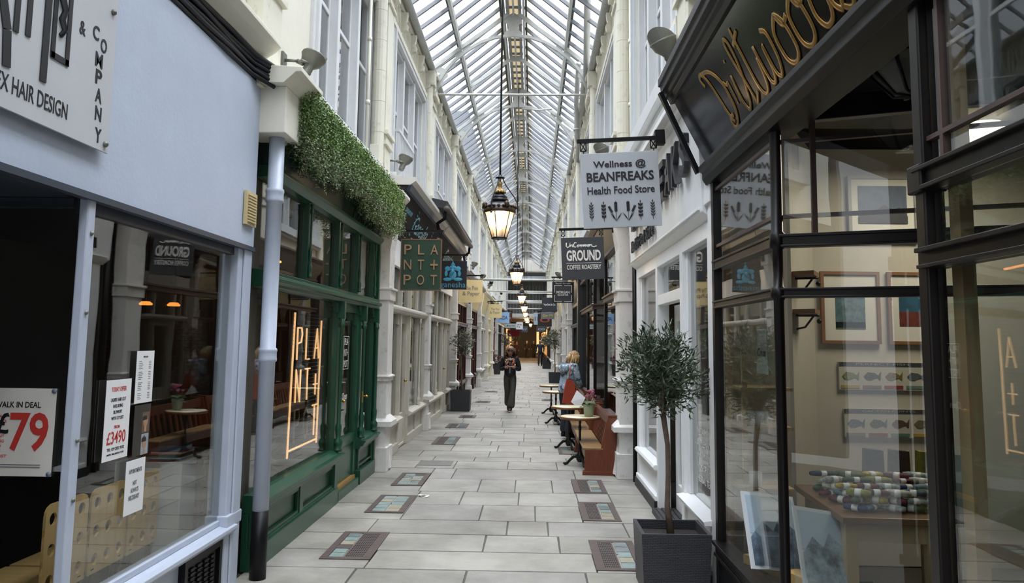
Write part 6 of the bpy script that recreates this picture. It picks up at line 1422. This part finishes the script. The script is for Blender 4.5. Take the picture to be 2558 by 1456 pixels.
for i in range(13):
    a=q.uniform(0,2*PI); R=q.uniform(.0,.1); z=.90+q.uniform(0,.09); c=V((.78+R*math.cos(a),10.93+R*math.sin(a),z)); st.tube([(.78,10.93,.8),c],.0025,4)
    for j in range(5):
        b_=2*PI*j/5; u=V((math.cos(b_)*.6,math.sin(b_)*.6,.8)).normalized(); v=u.cross(V((0,0,1))).normalized(); m.add([c,c+u*.02+v*.014,c+u*.042,c+u*.02-v*.014],[(0,1,2,3)])
m.build('flowers',mat('pink_petals','d97a9a',.5,var=.15,scale=30),r); st.build('stems',mat('cyclamen_stem','8a5a4a',.6),r)
# ================================================================ PEOPLE
SKIN=mat('skin_tone','b98a70',.55,var=.05); 
def skin(name,nodes,edges,mt,parent,sub=2,root=0):
    me=bpy.data.meshes.new(name); me.from_pydata([n[0] for n in nodes],edges,[]); me.update()
    o=bpy.data.objects.new(name,me); COL.objects.link(o)
    md=o.modifiers.new('skin','SKIN'); md.use_smooth_shade=True
    for i,n in enumerate(nodes):
        rr_=n[1] if isinstance(n[1],tuple) else (n[1],n[1]); sv=me.skin_vertices[0].data[i]; sv.radius=rr_; sv.use_root=(i==root)
    o.modifiers.new('sub','SUBSURF').levels=sub; o.modifiers['sub'].render_levels=sub
    dg=bpy.context.evaluated_depsgraph_get(); ev=o.evaluated_get(dg); m2=bpy.data.meshes.new_from_object(ev); bpy.data.objects.remove(o)
    m2.materials.clear(); [m2.materials.append(x) for x in (mt if isinstance(mt,list) else [mt])]
    for p in m2.polygons: p.material_index=0; p.use_smooth=True
    o2=bpy.data.objects.new(name,m2); COL.objects.link(o2); o2.parent=parent; return o2
def person(lab,loc,rz,P,cols,hair=None,scale=1,det=True,bag=None,extra=None):
    r=thing('person',lab,'person',loc,rz); r.scale=(scale,)*3
    pe,ch,nk,hd=V(P['pelvis']),V(P['chest']),V(P['neck']),V(P['head'])
    nodes=[(pe,.07),(pe.lerp(ch,.5),.08),(ch,.09),(nk,.048),(hd,.07)];E=[(0,1),(1,2),(2,3),(3,4)]
    def chain(st,pts,rad):
        prev=st
        for p,q_ in zip(pts,rad): nodes.append((V(p),q_)); E.append((prev,len(nodes)-1)); prev=len(nodes)-1
        return prev
    for sd in'LR':
        chain(0,[P['hip'+sd],P['knee'+sd],P['ank'+sd],P['toe'+sd]],[.055,.045,.036,.03])
        w_=chain(2,[P['sh'+sd],P['elb'+sd],P['wr'+sd],P['hand'+sd]],[.05,.038,.026,.028])
        if det:
            h=V(P['hand'+sd]); d=(h-V(P['wr'+sd])).normalized(); s_=d.cross(V((0,0,1))); s_=s_.normalized() if s_.length>.01 else V((1,0,0))
            for k in range(4):
                f=h+s_*(.011*(k-1.5)*1.7)+d*.02; chain(w_,[f,f+d*.03+V((0,0,-.006)),f+d*(.05-.004*abs(k-1.5))+V((0,0,-.022))],[.009,.0085,.007])
            f=h+s_*(.03 if sd=='L' else -.03); chain(w_,[f,f+d*.03+V((0,0,.012))],[.01,.008])
    skin('body',nodes,E,SKIN,r,sub=1)
    # face
    fd=V(P.get('face',(0,-1,-.15))).normalized(); rt=fd.cross(V((0,0,1))).normalized(); u=rt.cross(fd)
    m=MB(); c=hd+u*.01; M3=Matrix((rt,-fd,u)).transposed()
    pr=[(.001,-.115),(.03,-.112),(.052,-.085),(.066,-.04),(.073,.0),(.075,.04),(.068,.08),(.045,.11),(.001,.122)]
    t_=MB().lathe(pr,(0,0,0),14,sy=1.18); t_.v=[tuple(c+M3@V(p)) for p in t_.v]; m=t_
    nose=MB().tube([(0,-.085,.02),(0,-.104,-.015),(0,-.088,-.025)],[.008,.014,.008],6); m.add([tuple(c+M3@V(p)) for p in nose.v],nose.f,0,True)
    for sd in(-1,1):
        e=MB().ball((sd*.078,.005,-.005),.02,6,sz=(.4,1,1.2)); m.add([tuple(c+M3@V(p)) for p in e.v],e.f,0,True)
    m.build('head',SKIN,r,False)
    m=MB()
    for sd in(-1,1):
        e=MB().ball((sd*.028,-.077,.012),.0085,6,sz=(1.2,.6,.7)); m.add([tuple(c+M3@V(p)) for p in e.v],e.f)
        e=MB().tube([(sd*.014,-.08,.03),(sd*.03,-.079,.034),(sd*.045,-.07,.03)],.004,5); m.add([tuple(c+M3@V(p)) for p in e.v],e.f)
    m.build('eyes_and_brows',mat('dark_eye','2a1d18',.4),r,False)
    m=MB(); e=MB().tube([(-.022,-.077,-.05),(0,-.083,-.051),(.022,-.077,-.05)],.0055,6); m.add([tuple(c+M3@V(p)) for p in e.v],e.f); m.build('mouth',mat('lip_tone','8e4a42',.5),r,False)
    # clothes
    jk=[(pe.lerp(ch,-.3),(.15,.12)),(pe.lerp(ch,.05),(.15,.12)),(pe.lerp(ch,.5),(.145,.115)),(ch,(.155,.12)),(nk-V((0,0,.01)),.065)];E=[(0,1),(1,2),(2,3),(3,4)]
    nodes=jk; 
    for sd in'LR': chain(3,[P['sh'+sd],P['elb'+sd],V(P['elb'+sd]).lerp(V(P['wr'+sd]),.9)],[.072,.06,.045])
    skin('jacket',nodes,E,cols['jacket'],r,sub=2)
    nodes=[(pe.lerp(ch,.3),(.12,.1)),(pe-V((0,0,.0)),(.135,.11))];E=[(0,1)]
    fl_=cols.get('flare',.06)
    for sd in'LR': chain(1,[V(P['hip'+sd])-V((0,0,.03)),V(P['hip'+sd]).lerp(V(P['knee'+sd]),.55),P['knee'+sd],V(P['knee'+sd]).lerp(V(P['ank'+sd]),.7),V(P['knee'+sd]).lerp(V(P['ank'+sd]),1.0)],[.085,.082,.072,fl_*.95,fl_])
    skin('trousers',nodes,E,cols['trousers'],r,sub=2)
    for sd in'LR':
        a=V(P['ank'+sd]);b_=V(P['toe'+sd]); d=(b_-a); h=V((d.x,d.y,0)); h=h.normalized() if h.length>.01 else V((0,-1,0))
        m=MB(); s0=a-h*.03; m.tube([s0+V((0,0,-.02)),a.lerp(b_,.4),b_+h*.02],[.042,.044,.03],8,flat=.8); m.tube([a+V((0,0,.05)),a+V((0,0,-.02))],[.042,.045],8); m.build('shoe',cols['shoe'],r,False)
        m=MB(); m.tube([s0+V((0,0,-.05)),a.lerp(b_,.4)+V((0,0,-.034)),b_+h*.02+V((0,0,-.02))],[.042,.046,.032],8,flat=.22); m.build('sole',cols.get('sole',cols['shoe']),r,False)
    return r,c,M3,hd
HB=mat('curly_brown_hair','4b3325',.7,var=.5,scale=30); HBL=mat('curly_hair_highlights','8a6242',.7,var=.4,scale=30)
def curls(r,c,M3,n,ext,seed,mts,ln=.05,front=-.05):
    q=random.Random(seed); m=MB()
    for i in range(n):
        th=q.uniform(0,2*PI); ph=q.uniform(-1,1); d=V((math.cos(th)*math.sqrt(1-ph*ph),math.sin(th)*math.sqrt(1-ph*ph),ph))
        if d.y<-.45 and d.z<.45: continue
        p=V((d.x*ext[0],d.y*ext[1],d.z*ext[2]+ext[3])); 
        if p.y<-.03 and abs(p.x)<.068 and p.z<.085: continue
        p=c+M3@p; pts=[p+V((q.uniform(-.012,.012)*j,q.uniform(-.012,.012)*j,-ln*j/3+.01*math.sin(j*3))) for j in range(4)]
        m.tube(pts,[.008,.011,.01,.004],4,m=0 if i%3 else 1)
    m.build('hair',mts,r,False)
# woman walking towards the camera with phone
P=dict(pelvis=(0,0,.86),chest=(0,-.01,1.14),neck=(0,-.02,1.29),head=(0,-.06,1.405),face=(.08,-1,-.45),
 hipL=(-.08,0,.82),kneeL=(-.06,.02,.46),ankL=(-.03,.2,.13),toeL=(-.03,.12,.04),hipR=(.08,0,.82),kneeR=(.07,-.12,.46),ankR=(.02,-.16,.085),toeR=(.0,-.28,.05),
 shL=(-.155,0,1.235),elbL=(-.215,.0,.975),wrL=(-.08,-.24,1.04),handL=(-.045,-.28,1.06),shR=(.155,0,1.235),elbR=(.22,.0,.97),wrR=(.085,-.24,1.04),handR=(.05,-.28,1.055))
JB=mat('black_bomber_jacket','141416',.6,var=.1); TO=mat('olive_grey_wide_trousers','3d3a33',.7,var=.2,scale=6); SH=mat('dark_trainer','3a2d2a',.6); SO=mat('white_sole','c9c4bd',.6)
r,c,M3,hd=person('person in a black bomber jacket and wide olive trousers walking towards us holding a phone',(-.50,19.0,0),0,P,dict(jacket=JB,trousers=TO,flare=.105,shoe=SH,sole=SO),scale=1.0)
curls(r,c,M3,800,(.125,.12,.15,-.03),4,[HB,HBL],ln=.07)
m=MB(); q=random.Random(8)
for i in range(44):
    sd=q.choice((-1,1)); t_=q.random(); x=sd*(.03+.07*q.random()+.02*t_); m.tube([(x,-.13-.03*t_,1.26-.22*t_),(x+q.uniform(-.02,.02),-.14-.03*t_,1.22-.22*t_)],[.022,.016],6,m=i%3)
m.build('scarf',[mat('rust_scarf','9c4a26',.7,var=.3,scale=30),mat('cream_scarf','c4a88a',.7,var=.3,scale=30),mat('dark_scarf','3a201a',.7)],r,False)
MB().box(-.035,.035,-.325,-.315,1.06,1.085).build('x',LBLK); o=bpy.data.objects['x']; o.name='phone'; o.rotation_euler=(-.0,0,0); o.location=(-.5,19.0,.01); tag(o,'black phone held in both hands by the person in the bomber jacket','phone')
m=MB(); m.box(-.003,.003,-.15,-.145,.9,1.16); m.box(-.008,.008,-.15,-.13,1.2,1.26); m.build('zip',PAPER,r,False)
# woman leaning over the pew, back three-quarters to us; local -y = her front
P=dict(pelvis=(0,.0,.80),chest=(.04,-.10,1.08),neck=(.07,-.17,1.21),head=(.10,-.25,1.31),face=(.3,-1,-.7),
 hipL=(-.08,0,.78),kneeL=(-.08,-.03,.43),ankL=(-.09,.03,.09),toeL=(-.1,-.1,.045),hipR=(.08,0,.78),kneeR=(.09,-.06,.43),ankR=(.08,-.02,.09),toeR=(.08,-.15,.045),
 shL=(-.11,-.1,1.17),elbL=(-.14,-.14,.92),wrL=(-.08,-.28,.80),handL=(-.06,-.34,.77),shR=(.19,-.12,1.17),elbR=(.24,-.2,.93),wrR=(.22,-.38,.84),handR=(.22,-.44,.82))
m=mat('pale_blue_floral_jacket','8fa0ab',.7,var=.0)
t=m.node_tree; b=t.nodes['Principled BSDF']; g=t.nodes.new('ShaderNodeNewGeometry'); vo=t.nodes.new('ShaderNodeTexVoronoi'); vo.inputs['Scale'].default_value=16; t.links.new(g.outputs['Position'],vo.inputs['Vector']); rp=t.nodes.new('ShaderNodeValToRGB'); e=rp.color_ramp.elements
e[0].position=.16; e[0].color=(*srgb('d5d9d8'),1); e[1].position=.3; e[1].color=(*srgb('8496a2'),1); e2=rp.color_ramp.elements.new(.62); e2.color=(*srgb('93a3ae'),1); e3=rp.color_ramp.elements.new(.75); e3.color=(*srgb('3c474e'),1); t.links.new(vo.outputs['Distance'],rp.inputs[0]); t.links.new(rp.outputs[0],b.inputs['Base Color'])
rzw=PI*.5+.35+PI   # front faces +x and away
rzw=2.25
r,c,M3,hd=person('person with blonde hair in a pale blue patterned jacket leaning over the pews',(.60,13.9,0),rzw,P,dict(jacket=m,trousers=mat('navy_trousers','1c1f2c',.7,var=.1),flare=.075,shoe=BLACK),scale=1.04)
q=random.Random(3); m=MB()
for i in range(150):
    th=q.uniform(0,2*PI); ph=q.uniform(-.2,1); d=V((math.cos(th)*math.sqrt(1-ph*ph),math.sin(th)*math.sqrt(1-ph*ph),ph))
    if d.y<-.3 and d.z<.5: continue
    p=c+M3@V((d.x*.085,d.y*.1,d.z*.125)); L=q.uniform(.12,.2); back=M3@V((0,.05,0)); m.tube([p,p+back*.6+V((q.uniform(-.01,.01),q.uniform(-.01,.01),-L*.5)),p+back*.9+V((q.uniform(-.02,.02),q.uniform(-.02,.02),-L))],[.016,.016,.005],5,m=i%2)
m.build('hair',[mat('blonde_hair','b3905f',.6,var=.3,scale=30),mat('blonde_hair_shade','8a6a42',.6,var=.3,scale=30)],r,False)
m=MB(); m.lathe([(.001,-.09),(.07,-.07),(.11,0),(.09,.06),(.05,.07)],(.02,.03,1.14),12,sy=.8); m.build('hood',MT['pale_blue_floral_jacket'],r,False)
# tote bag hanging at her back/right, and the sheets in her hand
o=MB(); o.prism([(-.13,.62),(.1,.60),(.12,.72),(.05,1.0),(-.06,1.02),(-.1,.85)],1,-.03,.03); o=o.build('tote_bag',mat('brick_red_canvas','a03c24',.7,var=.15,scale=8)); o.location=(.655,13.62,0); o.rotation_euler=(0,0,.15); tag(o,'brick red tote bag hanging from the shoulder of the person at the pews','bag')
m=MB(); m.tube([(-.03,.0,1.0),(.0,.02,1.14),(.03,.08,1.26)],.01,6,fn=(0,1,0)); m.build('strap',MT['brick_red_canvas'],o,False)
m=MB(); m.add([(.66,13.42,.66),(.80,13.40,.54),(.90,13.42,.73),(.76,13.46,.85),(.66,13.424,.66),(.80,13.404,.54),(.90,13.424,.73),(.76,13.464,.85)],[(0,1,2,3),(7,6,5,4),(0,4,5,1),(1,5,6,2),(2,6,7,3),(3,7,4,0)]); o=m.build('paper_sheets',PAPER); tag(o,'white paper sheets held by the person at the pews','paper')
# distant people, each walking
def walker(lab,loc,rz,jc,tc_,hc,scale,ph=1,hat=None):
    s_=ph
    P=dict(pelvis=(0,0,.93),chest=(0,0,1.24),neck=(0,0,1.43),head=(0,-.01,1.55),face=(0,-1,-.1),
     hipL=(-.09,0,.9),kneeL=(-.09,-.1*s_,.5),ankL=(-.09,-.12*s_,.1),toeL=(-.09,-.12*s_-.14,.05),hipR=(.09,0,.9),kneeR=(.09,-.02*s_,.5),ankR=(.09,.16*s_,.12),toeR=(.09,.05*s_,.04),
     shL=(-.19,0,1.36),elbL=(-.25,.05,1.08),wrL=(-.2,-.1,.9),handL=(-.18,-.15,.85),shR=(.19,0,1.36),elbR=(.25,.05,1.08),wrR=(.2,-.1,.9),handR=(.18,-.15,.85))
    r,c,M3,hd=person(lab,loc,rz,P,dict(jacket=mat('coat_'+jc,jc,.7,var=.1),trousers=mat('trousers_'+tc_,tc_,.7,var=.1),flare=.07,shoe=BLACK),scale=scale,det=False)
    m=MB(); m.ball(tuple(c+V((0,.018,.035))),.098,12,sz=(.9,1.0,1.05)); m.build('hat' if hat else 'hair',hat or mat('hair_'+hc,hc,.7,var=.2),r,False)
    return r
walker('person in a navy padded jacket and dark trousers walking on the right side',(.58,54.0,0),.0,'1e2436','17171c','1c1816',1.04)
walker('person all in black walking in the middle far away',(-.45,77,0),.0,'141418','121216','6a5648',1.0,-1)
walker('person with a white woolly hat and dark coat far away',(.2,79,0),.1,'1c1f24','2a2422','dddddd',.98,1,hat=mat('white_wool_hat','d8d8dc',.8))
walker('person in dark clothes with a shoulder bag standing at the far left',(-1.55,66,0),.4,'1d1718','241c1c','2a1a16',.98,1)
walker('person in a dark maroon top beside the far left planter',(-1.25,68.5,0),-.3,'3a1c22','1b1b20','1c1614',.95,-1)
# ================================================================ BUILDING SEEN THROUGH THE ROOF
r=thing('office_building','grey multi-storey office building seen through the roof glass','building',(-8,82,0))
BC=mat('grey_office_cladding','565d63',.7,var=.1,scale=.3)
m=MB(); m.box(-16,-6.0,78,92,0,24.5); m.box(-6.0,-2.5,80,92,0,21); m.box(-2.5,.5,82,92,0,17.5); m.build('facade',BC,r)
WB=mat('office_window_glass','2c3338',.3,var=.2,scale=.5)
for a,b_,yy_,zt in((-15.5,-6.3,77.9,23.5),(-5.8,-2.8,79.9,20),(-2.3,.2,81.9,16.5)):
    x=a
    while x<b_-1:
        z=9.5
        while z<zt-1.2: MB().box(x,x+.9,yy_,yy_+.1,z,z+1.3).build('window',WB,r); z+=2.3
        x+=1.5
#@@NEXT
